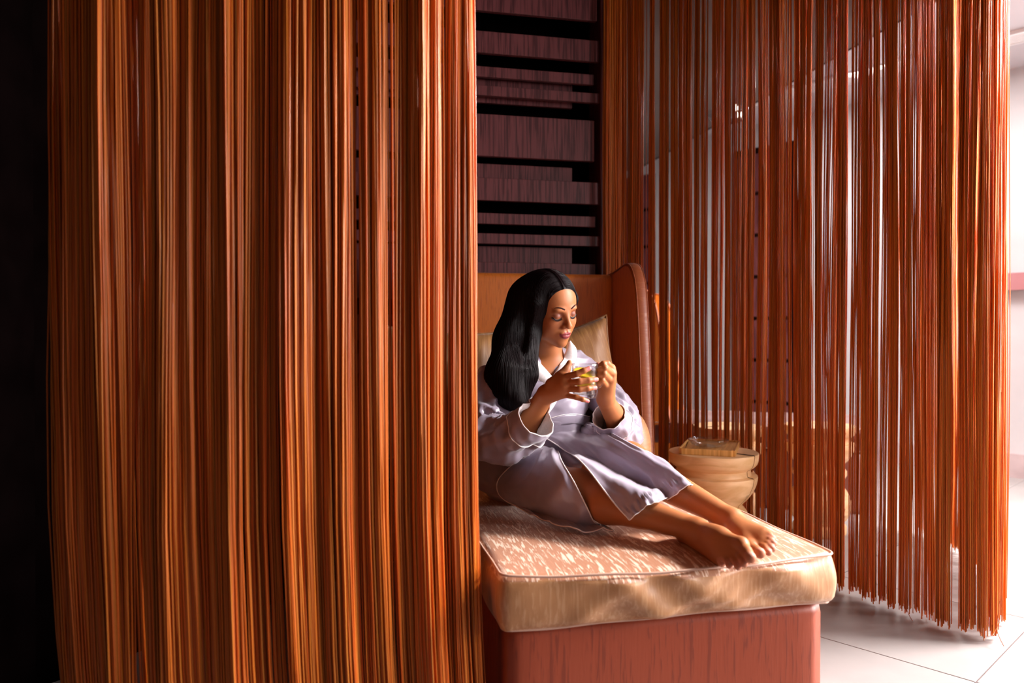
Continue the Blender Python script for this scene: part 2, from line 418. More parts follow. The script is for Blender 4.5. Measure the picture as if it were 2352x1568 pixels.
# ================================================================== string curtains
def curtain(name, path, n, top, mat, label, seed, fold=.03, lam=(.16, .07), rr=(.0014, .0022), bottom=.03, gaps=.35, thick=.02, lean=0.0, segs=9, bright=(1, 1), bj=.02, wob=.004, gapl=.05, parent=None):
    r = np.random.default_rng(seed)
    P = spline(path, 400)[:, :2]
    seg = np.linalg.norm(np.diff(P, axis=0), axis=1); s = np.concatenate([[0], np.cumsum(seg)]); L = s[-1]
    def gapfun(t): return sum(np.sin(2*np.pi*t/(gapl*f)+ph) for f, ph in zip((1, 1.73, .61, 2.9), r.uniform(0, 6, 4)))/4
    ph4 = r.uniform(0, 6, 4)
    S = []
    while len(S) < n:
        t = r.uniform(0, L, n)
        g = sum(np.sin(2*np.pi*t/(gapl*f)+p) for f, p in zip((1, 1.73, .61, 2.9), ph4))/4
        keep = r.uniform(0, 1, n) < np.clip(1-gaps*(g < -.12)*1.0-gaps*.5*(g < .0), .0, 1)
        S += list(t[keep])
    S = np.sort(np.array(S[:n]))
    X = np.interp(S, s, P[:, 0]); Y = np.interp(S, s, P[:, 1])
    tx = np.interp(S, s[:-1], np.diff(P[:, 0])/seg); ty = np.interp(S, s[:-1], np.diff(P[:, 1])/seg)
    nl = np.hypot(tx, ty); nx, ny = -ty/nl, tx/nl
    p1, p2, p3 = r.uniform(0, 6, 3)
    env = np.clip(np.minimum(S, L-S)/.06, 0, 1)
    off = env*fold*(.55*np.sin(2*np.pi*S/lam[0]+p1+1.3*np.sin(S*9+p3))+.35*np.sin(2*np.pi*S/lam[1]+p2+np.sin(S*23))+.2*np.sin(2*np.pi*S/(lam[1]*.41)+p3))+r.normal(0, 1, n)*thick*.4
    hs = np.linspace(top, 0, segs+1)/top
    rad = r.uniform(*rr, n)
    bot = bottom+r.normal(0, 1, n)*bj*.5+np.abs(r.normal(0, 1, n))*bj*.4
    bot = np.maximum(bot, .004)
    # slow sway shared by neighbours plus each string's own
    Z = bot[:, None]+(top-bot)[:, None]*hs[None, :]
    w1 = np.sin(Z*1.7+S[:, None]*11+p1)*.6+np.sin(Z*3.1+S[:, None]*31+p2)*.4
    own = np.sin(Z*r.uniform(1.2, 3.2, n)[:, None]+r.uniform(0, 6, n)[:, None])
    dn = off[:, None]*(1+.25*w1)+wob*own+wob*1.2*w1
    dt = wob*np.sin(Z*r.uniform(1., 2.6, n)[:, None]+r.uniform(0, 6, n)[:, None])*.8+wob*w1*.6
    low = np.clip((.9-Z)/.9, 0, 1)**2
    cx = X[:, None]+nx[:, None]*dn+(tx/nl)[:, None]*dt+lean*low
    cy = Y[:, None]+ny[:, None]*dn+(ty/nl)[:, None]*dt
    sides = 5
    a0 = r.uniform(0, 6.28, n)
    ang = a0[:, None]+np.arange(sides)[None, :]*2*np.pi/sides
    V = np.zeros((n, segs+1, sides, 3), dtype=np.float32)
    V[..., 0] = cx[:, :, None]+rad[:, None, None]*np.cos(ang)[:, None, :]
    V[..., 1] = cy[:, :, None]+rad[:, None, None]*np.sin(ang)[:, None, :]
    V[..., 2] = Z[:, :, None]
    base = np.arange(n)[:, None, None]*(segs+1)*sides
    i = np.arange(segs)[None, :, None]; k = np.arange(sides)[None, None, :]
    a = base+i*sides+k; b = base+i*sides+(k+1) % sides
    Fc = np.stack([a, a+sides, b+sides, b], -1).reshape(-1, 4)
    hue = r.uniform(0, 1, n); val = r.uniform(.72, 1.25, n)*np.interp(S, [0, L], bright)
    c = np.stack([.70*val, (.14+.09*hue)*val, (.008+.012*hue)*val], -1)
    cols = np.repeat(c[:, None, :], (segs+1)*sides, axis=1).reshape(-1, 3)
    o = mesh_np(name, V.reshape(-1, 3), Fc, mat, parent, cols=cols)
    if label: tag(o, label, 'curtain')
    o['kind'] = 'stuff'
    return o

def xy(px, z): 
    v = Hp(px, z, 0); return (v.x, v.y, 0)
# near curtain at the left
def onY(px, Y):
    d = rgt*((px-1176)/F)+FH; k = Y/d.y
    return (d.x*k, Y, 0)
left_path = [onY(1084, 1.80), onY(1040, 1.76), onY(900, 1.74), onY(740, 1.73), onY(560, 1.73), onY(380, 1.74), onY(270, 1.76), onY(190, 1.79), onY(160, 1.88), onY(170, 2.1)]
curtain('string_curtain', left_path, 2300, 2.75, M['string'], 'burnt orange string curtain hanging in close folds in front of the daybed side', 3,
        fold=.025, lam=(.11, .041), gaps=.52, thick=.018, lean=.03, rr=(.0013, .0024), wob=.005, bottom=.03, gapl=.08)
# curtain around the alcove behind the stool
right_path = [xy(1388, 3.50), xy(1440, 3.62), xy(1530, 3.68), xy(1640, 3.62), xy(1760, 3.46), xy(1935, 3.1), xy(2060, 2.88), xy(2180, 2.70), xy(2262, 2.60), xy(2290, 2.62)]
curtain('string_curtain', right_path, 1650, 2.75, M['string'], 'orange string curtain hanging behind the wooden stool and the wing headboard', 5,
        fold=.035, lam=(.15, .055), gaps=.92, thick=.02, rr=(.0014, .0023), wob=.004, gapl=.021, segs=10, bottom=.025)
far_path = [xy(2280, 2.63), xy(2294, 2.74), xy(2290, 2.95), xy(2262, 3.3), xy(2190, 3.7), xy(2110, 4.0)]
curtain('string_curtain', far_path, 760, 2.75, M['string'], 'end of the orange string curtain that turns back towards the white wall', 9,
        fold=.02, lam=(.12, .05), gaps=.3, thick=.02, rr=(.0014, .0022), wob=.004, segs=9, bottom=.03)
# a few loose strings at the turning end
for k, pts in enumerate([
        [C(2300, 900, 2.62), C(2304, 1060, 2.62), C(2299, 1210, 2.6), C(2302, 1330, 2.59), C(2296, 1420, 2.58), C(2281, 1458, 2.56)],
        [C(2296, 1380, 2.58), C(2290, 1440, 2.56), C(2296, 1464, 2.54), C(2306, 1484, 2.53)],
        [C(2083, 1400, 2.82), C(2088, 1412, 2.80), C(2096, 1426, 2.79)]]):
    o = tube('loose_string', spline(pts, 24), .0011, M['string'], None, 5)
    at = o.data.color_attributes.new('tint', 'FLOAT_COLOR', 'POINT')
    for d in at.data: d.color = (.5, .12, .03, 1)
    tag(o, ['loose orange thread dangling outside the bright end of the string curtain', 'loose orange thread end curled on the floor below the curtain corner', 'short loose thread fallen from the curtain hem beside the daybed corner'][k], 'thread')
for i, pth in enumerate((left_path, right_path, far_path)):
    P = spline(pth, 60); P[:, 2] = 2.742
    o = tube('curtain_track', P, .012, M['metal'], None, 6)
    tag(o, kind='structure'); o.name = 'trim_%d' % (i+2)
# ================================================================== daybed
def rounded_block(name, x0, x1, y0, y1, z0, z1, r, nx, ny, nz, mat, parent, disp=None, mats=None):
    """closed grid block with rounded edges; disp(P, Nrm)->offset array"""
    V = []; Fc = []; idx = {}
    def add(i, j, k):
        key = (i, j, k)
        if key not in idx: idx[key] = len(V); V.append(key)
        return idx[key]
    for (a, b, na, nb, f) in (('x', 'y', nx, ny, 'z'), ('y', 'z', ny, nz, 'x'), ('z', 'x', nz, nx, 'y')):
        for side in (0, 1):
            for i in range(na):
                for j in range(nb):
                    q = []
                    for (p, s_) in ((i, j), (i+1, j), (i+1, j+1), (i, j+1)):
                        d = {a: p, b: s_, f: side*{'x': nx, 'y': ny, 'z': nz}[f]}
                        q.append(add(d['x'], d['y'], d['z']))
                    Fc.append(q if side else q[::-1])
    V = np.array(V, float)/np.array([nx, ny, nz])
    # denser samples near the edges
    V = V+ -0.06*np.sin(2*np.pi*V)*1.0
    lo = np.array([x0, y0, z0]); hi = np.array([x1, y1, z1])
    P = lo+V*(hi-lo)
    inner = np.clip(P, lo+r, hi-r); D = P-inner; L = np.linalg.norm(D, axis=1)[:, None]
    Nn = D/np.maximum(L, 1e-9)
    # cube direction to round
    P = inner+Nn*r
    if disp is not None: P = disp(P, Nn)
    o = mesh_np(name, P, np.array(Fc, dtype=np.int32), mat, parent)
    if mats:
        for m_ in mats: o.data.materials.append(m_)
    return o

def fold_noise(P, sc, seed=0.0):
    return np.array([noise.noise(Vector((p[0]*sc[0]+seed, p[1]*sc[1]+seed, p[2]*sc[2]-seed))) for p in P])

def frontbow(x, y): return .042*np.clip(1-(x/.43)**2, 0, 1)*np.clip(1-y/.35, 0, 1)**2

def make_daybed(label):
    t = thing('daybed', label, 'daybed')
    rounded_block('base', -.415, .415, .022, 1.555, .0, .372, .022, 14, 16, 8, M['bed_base'], t)
    def cdisp(P, Nn):
        zt = (P[:, 2]-.368)/.132
        side = np.clip(1-np.abs(Nn[:, 2])*1.6, 0, 1)
        # sides bulge and pucker below the seam
        b = .011*np.sin(np.pi*np.clip(zt, 0, 1))
        xs = P[:, 0]; ys = P[:, 1]
        sag = np.exp(-((xs+.02)/.30)**2)
        w = fold_noise(np.stack([xs+.9*P[:, 2], ys-.5*P[:, 2], P[:, 2]], 1), (9, 7, 3))*.030*(sag+.2)
        w += fold_noise(np.stack([xs-1.4*P[:, 2], ys, P[:, 2]], 1), (17, 9, 6), 3.3)*.016*sag
        P = P+Nn*((b+w)*side)[:, None]
        top = np.clip(Nn[:, 2], 0, 1)
        u = np.clip(1-(xs/.44)**4, 0, 1)*np.clip(1-((ys-.74)/.76)**6, 0, 1)
        P[:, 2] += top*(.010*u+.004*fold_noise(P, (5, 5, 1), 8.1)-.013*np.exp(-((xs-.1)**2+(ys-.95)**2)/.06)*u)
        P[:, 1] -= frontbow(xs, ys)*(.35+.65*np.clip(zt, 0, 1))
        P[:, 2] -= top*.006*np.clip(frontbow(xs, ys)/.04, 0, 1)
        # sunken bottom edge in the middle of the front
        P[:, 2] += (1-top)*(.006*np.sin(xs*5+1))*(zt < .3)
        return P
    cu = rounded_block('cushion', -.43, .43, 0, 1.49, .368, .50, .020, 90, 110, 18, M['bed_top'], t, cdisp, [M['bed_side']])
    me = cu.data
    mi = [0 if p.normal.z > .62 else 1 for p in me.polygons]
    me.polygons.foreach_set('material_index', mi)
    # piping along the seams
    def rr(z, ins, rad=.03, y1=1.49):
        pts = []
        for cx, cy, a0 in ((.43-ins-rad, ins+rad, -90), (.43-ins-rad, y1-ins-rad, 0), (-.43+ins+rad, y1-ins-rad, 90), (-.43+ins+rad, ins+rad, 180)):
            for k in range(5):
                a = math.radians(a0+k*22.5); pts.append((cx+rad*math.cos(a), cy+rad*math.sin(a), z))
        out = []
        n = len(pts)
        for i in range(n):
            p, q = np.array(pts[i]), np.array(pts[(i+1) % n])
            m_ = max(1, int(np.linalg.norm(q-p)/.03))
            for k in range(m_): out.append(p+(q-p)*k/m_)
        return np.array(out)
    for z, ins in ((.4985, .000), (.370, .006)):
        P = rr(z, ins, .02)
        P[:, 2] += .0015*np.sin(P[:, 0]*25)+.0015*np.sin(P[:, 1]*18)
        P[:, 1] -= frontbow(P[:, 0], P[:, 1])*(1 if z > .45 else .35)
        if z < .45: P[:, 2] += .004+.006*np.sin(P[:, 0]*5+1)
        if z > .45: P[:, 2] -= .003*np.clip(frontbow(P[:, 0], P[:, 1])/.04, 0, 1)
        V, Fc = tube_data(np.vstack([P, P[:1]]), .0032, 6, cap=False)
        mesh_np('piping', V, Fc, M['piping'], cu)
    # headboard
    hb = rounded_block('headboard', -.38, .38, 1.492, 1.575, .02, 1.315, .022, 30, 4, 40, M['head_inner'], t)
    prof = [(1.575, .02), (1.575, 1.315), (1.50, 1.322), (1.42, 1.335), (1.35, 1.345), (1.30, 1.335), (1.262, 1.30), (1.235, 1.245), (1.215, 1.15), (1.19, .95), (1.165, .70), (1.14, .50), (1.12, .38), (1.12, .02)]
    pr = spline([(p[0], p[1], 0) for p in prof[1:-1]], 60)
    poly = [prof[0]]+[(p[0], p[1]) for p in pr]+[prof[-1]]
    for sx in (-1, 1):
        bm = bmesh.new()
        xa, xb = sx*.378, sx*.430
        va = [bm.verts.new((xa, y, z)) for y, z in poly]; vb = [bm.verts.new((xb, y, z)) for y, z in poly]
        n = len(poly)
        fa = bm.faces.new(va); fb = bm.faces.new(vb[::-1])
        for i in range(n): bm.faces.new((va[i], vb[i], vb[(i+1) % n], va[(i+1) % n]))
        bmesh.ops.recalc_face_normals(bm, faces=bm.faces[:])
        bmesh.ops.bevel(bm, geom=[e for e in bm.edges if e.calc_face_angle(0) > 1.2 and abs(e.verts[0].co.x-e.verts[1].co.x) < 1e-6], offset=.008, segments=3, affect='EDGES')
        me = bpy.data.meshes.new('wing'); bm.to_mesh(me); bm.free()
        wg = link_mesh('wing', me, M['head_inner'], t, smooth=False)
        # padded strip along the front edge
        Pm = np.array([(0, p[0], p[1]) for p in pr]); Tn = np.gradient(Pm, axis=0); Tn /= np.linalg.norm(Tn, axis=1)[:, None]
        Nn = np.stack([np.zeros(len(Pm)), -Tn[:, 2]*-1, Tn[:, 1]*-1], 1)
        cen = np.array([0, 1.4, .8]); sgn = np.sign(((Pm-cen)*Nn).sum(1))[:, None]; Nn = Nn*sgn
        xs = np.linspace(.380, .428, 9)
        G = []
        for i in range(len(Pm)):
            for xx in xs:
                h = .007*math.sin(math.pi*(xx-.380)/.048)**.6+.0005
                G.append((sx*xx, Pm[i, 1]+Nn[i, 1]*h, Pm[i, 2]+Nn[i, 2]*h))
        mesh_np('edge_strip', G, grid_faces(len(Pm), 9), M['wing_edge'], wg)
        for xx in (.382, .426):
            Q = Pm+Nn*.003; Q[:, 0] = sx*xx
            tube('seam', Q, .0024, M['wing_edge'], wg, 6)
    return t

bed = make_daybed('tan jacquard daybed with rust base that the woman in the robe reclines on')
bed.location = (.775, 1.70, 0)
bed2 = copy_tree(bed)
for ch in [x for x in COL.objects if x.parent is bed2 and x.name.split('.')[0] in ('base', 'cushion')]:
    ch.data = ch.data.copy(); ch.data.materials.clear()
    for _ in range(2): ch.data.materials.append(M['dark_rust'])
bed2['label'] = 'dark rust daybed behind the orange strings, past the wooden stools by the white wall'
hc = H(.93, 5.22, 0); fc = H(2.20, 4.80, 0)
d = (fc-hc).normalized()
bed2.rotation_euler = (0, 0, math.atan2(d.y, d.x)+math.pi/2)
bed2.location = fc

# pillows
def pillow(name, w, h, t, mat, label, cat, loc, rot, parent=None, corner=.12, power=2.5, n=36, piping=True, seed=1.0):
    V = []
    u = np.linspace(-1, 1, n)
    for s in (1, -1):
        for a in u:
            for b in u:
                x = a*w/2*(1-corner*(1-b*b)*abs(a)**3); y = b*h/2*(1-corner*(1-a*a)*abs(b)**3)
                th = t/2*(max(0, 1-abs(a)**power)*max(0, 1-abs(b)**power))**.45
                wr = .006*noise.noise(Vector((a*3+seed, b*3, s*2)))+.004*noise.noise(Vector((a*9, b*5+seed, s)))
                V.append((x, y, s*(th+wr*min(1, th/t*4))))
    V = np.array(V); Fc = []
    f = grid_faces(n, n)
    Fc = np.vstack([f, (f+n*n)[:, ::-1]])
    o = mesh_np(name, V, Fc, mat, parent)
    bm = bmesh.new(); bm.from_mesh(o.data); bmesh.ops.remove_doubles(bm, verts=bm.verts[:], dist=1e-5); bm.to_mesh(o.data); bm.free()
    ring = [(a, -1) for a in u]+[(1, a) for a in u[1:]]+[(a, 1) for a in u[::-1][1:]]+[(-1, a) for a in u[::-1][1:]]
    R = np.array([(a*w/2*(1-corner*(1-b*b)*abs(a)**3), b*h/2*(1-corner*(1-a*a)*abs(b)**3), 0) for a, b in ring])
    Vt, Ft = tube_data(R, .0042, 8, cap=False)
    mesh_np('piping', Vt, Ft, mat, o)
    o.location = loc; o.rotation_euler = rot
    if label: tag(o, label, cat, None)
    return o
def orient(nrm, roll):
    n = Vector(nrm).normalized(); upz = Vector((0, 0, 1)); x = upz.cross(n).normalized(); y = n.cross(x)
    c, s = math.cos(roll), math.sin(roll)
    x2 = x*c+y*s; y2 = -x*s+y*c
    return Matrix((x2, y2, n)).transposed().to_euler()
pillow('pillow', .47, .46, .19, M['pillow'], 'bronze satin pillow with one pointed corner standing up behind her shoulder', 'pillow', C(1290, 888, 2.78), orient((-.12, -1, .28), math.radians(12)), corner=.14)
pillow('pillow', .50, .50, .19, M['pillow'], 'bronze satin pillow beside her hair, half hidden by the near curtain', 'pillow', C(1000, 905, 2.72), orient((-.05, -1, .28), math.radians(-4)), corner=.10, seed=4.4)
# rounded bolster beside her elbow
V = []
for i in range(41):
    a = math.pi*i/40
    for k in range(48):
        b = 2*math.pi*k/48
        cc = lambda v, e: math.copysign(abs(v)**e, v)
        V.append((.098*cc(math.sin(a), .8)*cc(math.cos(b), .85), .20*cc(math.cos(a), .7), .152*cc(math.sin(a), .8)*cc(math.sin(b), .85)))
o = mesh_np('bolster_cushion', V, grid_faces(41, 48, wv=True), M['bolster'], None)
p = C(1415, 1030, 2.68); o.location = (p.x, p.y, .653); o.rotation_euler = (0, 0, math.radians(-4))
tag(o, 'rounded copper satin bolster wedged between her elbow and the wing', 'cushion')

# ================================================================== turned wooden stools
sprof = [(.02, .0), (.125, .0), (.133, .012), (.134, .045), (.125, .06), (.118, .07), (.135, .085), (.152, .12), (.158, .16), (.150, .20), (.132, .235), (.118, .25),
         (.112, .262), (.112, .285), (.124, .297), (.134, .315), (.134, .335), (.122, .352), (.112, .36), (.118, .372), (.138, .392), (.158, .420), (.170, .450), (.1745, .476), (.174, .482), (.150, .486), (.147, .492),
         (.147, .508), (.152, .514), (.163, .520), (.172, .530), (.177, .545), (.1785, .569), (.178, .5725), (.1765, .5738), (.174, .574), (.12, .574), (.06, .574), (.004, .574)]
def make_stool(label, loc, crack_a, scale=1.0, seed=0):
    t = thing('stool', label, 'stool', loc)
    n = 96
    def mod(r, z, k, a):
        # narrow jagged crack down one side
        c = crack_a+.10*math.sin(z*9+1)+.05*math.sin(z*31)
        da = (a-c+math.pi) % (2*math.pi)-math.pi
        step = 2*math.pi/n
        if abs(da) < step*.5: return max(r-.022, r*.2) if r > .05 else r, c
        if abs(da) < step*1.5: return r, c+math.copysign(.016, da)
        return r*(1+.006*math.sin(3*a+seed)), a
    b = lathe('body', sprof, M['stump'], t, n, mod=mod)
    b.data.set_sharp_from_angle(angle=math.radians(38))
    pts = []
    for r, z in sprof[4:]:
        c = crack_a+.10*math.sin(z*9+1)+.05*math.sin(z*31)
        rr = r-.0035 if z < .573 else r
        if rr > .05: pts.append((rr*math.cos(c), rr*math.sin(c), z+(.0006 if z > .573 else 0)))
    V, Fc = tube_data(np.array(pts), .0026, 5)
    mesh_np('crack', V, Fc, M['crack'], b)
    return t
sc_ = H((1639-1176)/F*3.10, 3.10, 0)
make_stool('pale turned wood stool holding the bamboo tray', sc_, math.radians(-52), seed=1)
p2 = H((1883-1176)/F*4.02, 4.02, 0)
make_stool('pale turned wood stool standing alone behind the strings', p2, math.radians(-80), seed=2)
p3 = H((1672-1176)/F*3.98, 3.98, 0)
make_stool('turned wood stool behind the strings, mostly hidden by the stool with the tray', p3, math.radians(200), seed=3)

# bamboo tray with a glass dish
ta = -TH-math.radians(20)
tc_ = Hp(1632, 3.135, .574)
tray = thing('bamboo_tray', 'square-cornered bamboo tray lying on the pale wooden stool', 'tray', (tc_.x, tc_.y, .5742), ta)
bm = bmesh.new(); box_bm(bm, -.109, .109, -.155, .155, 0, .024)
bmesh.ops.bevel(bm, geom=[e for e in bm.edges if abs(e.verts[0].co.z-e.verts[1].co.z) > .01], offset=.012, segments=4, affect='EDGES')
top = [f for f in bm.faces if f.normal.z > .9][0]
bmesh.ops.inset_individual(bm, faces=[top], thickness=.008); 
bmesh.ops.inset_individual(bm, faces=[top], thickness=.003, depth=-.006)
bmesh.ops.bevel(bm, geom=[e for e in bm.edges if len(e.link_faces) == 2 and e.calc_face_angle(0) > .5], offset=.0012, segments=2, affect='EDGES')
me = bpy.data.meshes.new('board'); bm.to_mesh(me); bm.free()
link_mesh('board', me, M['bamboo'], tray, smooth=False)
dp = Hp(1627, 3.10, .5742+.0185)
dish = lathe('glass_dish', [(.0005, 0), (.03, .0), (.05, .004), (.068, .013), (.079, .026), (.0815, .031), (.0795, .032), (.0775, .028), (.066, .0155), (.049, .007), (.03, .0035), (.0005, .0035)], M['glass'], None, 64)
dish.location = dp; tag(dish, 'shallow clear glass dish on the bamboo tray', 'dish')
# ================================================================== figure: distance-field body
def _n(v): 
    v = np.array(tuple(v), float); return v/np.linalg.norm(v)
def A3(v): return np.array(tuple(v), float)
def rc(a, b, r1, r2, k=.02, s=1): return ('rc', A3(a), A3(b), r1, r2, k, s)
def sp(c, r, k=.02, s=1): return ('el', A3(c), np.eye(3), np.array([r, r, r]), None, k, s)
def el(c, axes, radii, k=.02, s=1): return ('el', A3(c), np.array([_n(a) for a in axes]), np.array(radii, float), None, k, s)
def pd(P, p):
    if p[0] == 'rc':
        _, a, b, r1, r2, k, s = p
        ba = b-a; l2 = ba@ba; rr = r1-r2; a2 = l2-rr*rr
        if a2 <= 0: return np.linalg.norm(P-a, axis=1)-max(r1, r2)
        il2 = 1/l2; pa = P-a; y = pa@ba; z = y-l2
        x2 = ((pa*l2-y[:, None]*ba)**2).sum(1); y2 = y*y*l2; z2 = z*z*l2
        kk = np.sign(rr)*rr*rr*x2
        d = (np.sqrt(x2*a2*il2)+y*rr)*il2-r1
        c1 = np.sign(z)*a2*z2 > kk; c2 = np.sign(y)*a2*y2 < kk
        d = np.where(c2, np.sqrt(x2+y2)*il2-r1, d)
        d = np.where(c1, np.sqrt(x2+z2)*il2-r2, d)
        return d
    _, c, R, r, _x, k, s = p
    q = (P-c)@R.T
    k0 = np.sqrt(((q/r)**2).sum(1)); k1 = np.sqrt(((q/(r*r))**2).sum(1))
    return np.where(k1 > 1e-9, k0*(k0-1)/np.maximum(k1, 1e-9), -r.min())
def sd(P, prims, idx=None):
    d = np.full(len(P), 1e3)
    for i, p in enumerate(prims):
        if idx is not None and not idx[i]: continue
        di = pd(P, p); k = p[5]
        if p[6] > 0:
            h = np.clip(k-np.abs(d-di), 0, None)/k; d = np.minimum(d, di)-h*h*k*.25
        else:
            di = -di; h = np.clip(k-np.abs(d-di), 0, None)/k; d = np.maximum(d, di)+h*h*k*.25
    return d
def grad(P, prims, e=.0015):
    g = np.stack([sd(P+np.eye(3)[i]*e, prims)-sd(P-np.eye(3)[i]*e, prims) for i in range(3)], 1)
    return g/(np.linalg.norm(g, axis=1)[:, None]+1e-12)
def push(P, prims, gap, it=4):
    P = np.array(P, float); sh = P.shape; P = P.reshape(-1, 3)
    for _ in range(it):
        d = sd(P, prims); m = d < gap
        if not m.any(): break
        P[m] += grad(P[m], prims)*(gap-d[m])[:, None]
    return P.reshape(sh)
def snap(P, prims, off=0.0, it=5):
    P = np.array(P, float)
    for _ in range(it): P -= grad(P, prims)*(sd(P, prims)-off)[:, None]
    return P

def sdf_mesh(prims, h, B=10, extra=None):
    lo = np.min([np.minimum(p[1], p[2] if p[0] == 'rc' else p[1])-(max(p[3], p[4]) if p[0] == 'rc' else p[3].max()) for p in prims if p[6] > 0], 0)-3*h
    hi = np.max([np.maximum(p[1], p[2] if p[0] == 'rc' else p[1])+(max(p[3], p[4]) if p[0] == 'rc' else p[3].max()) for p in prims if p[6] > 0], 0)+3*h
    nb = np.ceil((hi-lo)/(B*h)).astype(int)
    bi = np.stack(np.meshgrid(*[np.arange(n) for n in nb], indexing='ij'), -1).reshape(-1, 3)
    cen = lo+(bi+.5)*B*h; rad = B*h*.5*math.sqrt(3)+h
    D = np.stack([pd(cen, p) for p in prims])
    for i, p in enumerate(prims):
        if p[0] == 'el': D[i] = np.minimum(D[i], np.linalg.norm(cen-p[1], axis=1)-p[3].max())
    ks = np.array([p[5] for p in prims]); sg = np.array([p[6] for p in prims])
    rel = D < (rad*1.35+np.maximum(ks, .034))[:, None]
    act = (rel & (sg > 0)[:, None]).any(0)
    tot = sd(cen, prims)
    act &= np.abs(tot) < rad*2+.02
    dims = nb*B+1
    g = np.arange(B+1)
    loc = np.stack(np.meshgrid(g, g, g, indexing='ij'), -1).reshape(-1, 3)
    keys = []; pos = []; quads = []
    def gid(c): return (c[:, 0]*dims[1]+c[:, 1])*dims[2]+c[:, 2]
    for b in np.nonzero(act)[0]:
        G = loc+bi[b]*B
        v = sd(lo+G*h, prims, rel[:, b]).reshape(B+1, B+1, B+1)
        if v.min() > 0 or v.max() < 0: continue
        ins = v < 0
        s = v[:-1, :-1, :-1]
        cs = np.zeros((B, B, B, 3)); cn = np.zeros((B, B, B))
        for ax in range(3):
            for o1 in (0, 1):
                for o2 in (0, 1):
                    sl0 = [None]*3; sl1 = [None]*3; oth = [i for i in range(3) if i != ax]
                    sl0[ax] = slice(0, B); sl1[ax] = slice(1, B+1)
                    for o, oo in ((oth[0], o1), (oth[1], o2)):
                        sl0[o] = slice(oo, B+oo); sl1[o] = slice(oo, B+oo)
                    a = v[tuple(sl0)]; c = v[tuple(sl1)]
                    m = (a < 0) != (c < 0)
                    t = np.where(m, a/(a-c+1e-20), 0)
                    cs[..., ax] += np.where(m, t, 0); cs[..., oth[0]] += m*o1; cs[..., oth[1]] += m*o2; cn += m
        m = cn > 0
        ii = np.argwhere(m)
        keys.append(gid(ii+bi[b]*B)); pos.append(lo+(ii+bi[b]*B+cs[m]/cn[m][:, None])*h)
        for ax in range(3):
            sl0 = [slice(0, B)]*3; sl1 = [slice(0, B)]*3; sl1[ax] = slice(1, B+1)
            a = ins[tuple(sl0)]; c = ins[tuple(sl1)]
            e = np.argwhere(a != c)
            if not len(e): continue
            fl_ = a[tuple(e.T)]
            u, w = (ax+1) % 3, (ax+2) % 3
            e = e+bi[b]*B
            q = []
            for du, dw in ((0, 0), (1, 0), (1, 1), (0, 1)):
                cc = e.copy(); cc[:, u] -= du; cc[:, w] -= dw; q.append(gid(cc))
            q = np.stack(q, 1)
            q[~fl_] = q[~fl_][:, ::-1]
            quads.append(q)
    keys = np.concatenate(keys); pos = np.concatenate(pos); quads = np.concatenate(quads)
    keys, ui = np.unique(keys, return_index=True); pos = pos[ui]
    ix = np.searchsorted(keys, quads); ix = np.clip(ix, 0, len(keys)-1)
    ok = (keys[ix] == quads).all(1)
    return pos, ix[ok].astype(np.int32)

# ---- head frame
yaw, pit, rol = math.radians(36), math.radians(17), math.radians(9)
HC = C(1263, 709, 2.50)
HF = rgt*(math.sin(yaw)*math.cos(pit))+upv*(-math.sin(pit))+fwd*(-math.cos(yaw)*math.cos(pit))
U0 = (upv-HF*upv.dot(HF)).normalized(); L0 = U0.cross(HF)
HU = U0*math.cos(rol)-L0*math.sin(rol); HL = L0*math.cos(rol)+U0*math.sin(rol)
HS = 1.0
def hp(l, f, u): return HC+(HL*l+HF*f+HU*u)*HS
HAX = (HL, HF, HU)
def hel(l, f, u, rl, rf, ru, k=.012, s=1, tilt=None):
    ax = HAX
    if tilt:
        c_, s_ = math.cos(tilt), math.sin(tilt)
        ax = (HL*c_+HU*s_, HF, HU*c_-HL*s_)
    return el(hp(l, f, u), ax, (rl*HS, rf*HS, ru*HS), k, s)
def hrc(a, b, r1, r2, k=.012, s=1): return rc(hp(*a), hp(*b), r1*HS, r2*HS, k, s)

neck_base = H(.128, 2.60, .925)
head = [hel(0, -.012, .032, .073, .090, .086, .01),
        hel(0, .030, .030, .0625, .060, .066, .03),
        hel(0, .028, -.030, .058, .060, .070, .03),
        hel(0, .048, -.072, .036, .036, .036, .03),
        hel(0, .071, -.098, .0155, .0135, .0125, .022)]
for s_ in (-1, 1):
    head += [hel(s_*.034, .058, -.030, .024, .022, .024, .02),
             hel(s_*.046, .022, -.062, .014, .03, .02, .03),
             hel(s_*.026, .082, .021, .016, .009, .006, .014)]
for s_ in (-1, 1):
    head += [hel(s_*.031, .092, .001, .0155, .0105, .0105, .012, -1),
             hel(s_*.0305, .0735, .0, .0150, .0135, .0122, .004)]
head += [hrc((0, .085, .012), (0, .1030, -.026), .0062, .0088, .011),
         hel(0, .1030, -.0305, .0115, .0100, .0085, .007)]
for s_ in (-1, 1):
    head += [hel(s_*.0135, .0945, -.0335, .0075, .0088, .0066, .005),
             hel(s_*.0058, .1005, -.0385, .0030, .0045, .0026, .003, -1)]
head += [hel(0, .078, -.060, .024, .0155, .020, .012),
         hel(0, .0905, -.0568, .0210, .0082, .0058, .005),
         hel(0, .0900, -.0672, .0180, .0098, .0078, .004),
         hel(0, .1005, -.0610, .0205, .0060, .0012, .0025, -1),
         hel(0, .0965, -.047, .0035, .004, .006, .005, -1)]
for s_ in (-1, 1):
    head += [hel(s_*.073, -.012, -.008, .007, .016, .028, .006)]
head += [rc(hp(0, -.022, -.045), neck_base, .047, .052, .025)]

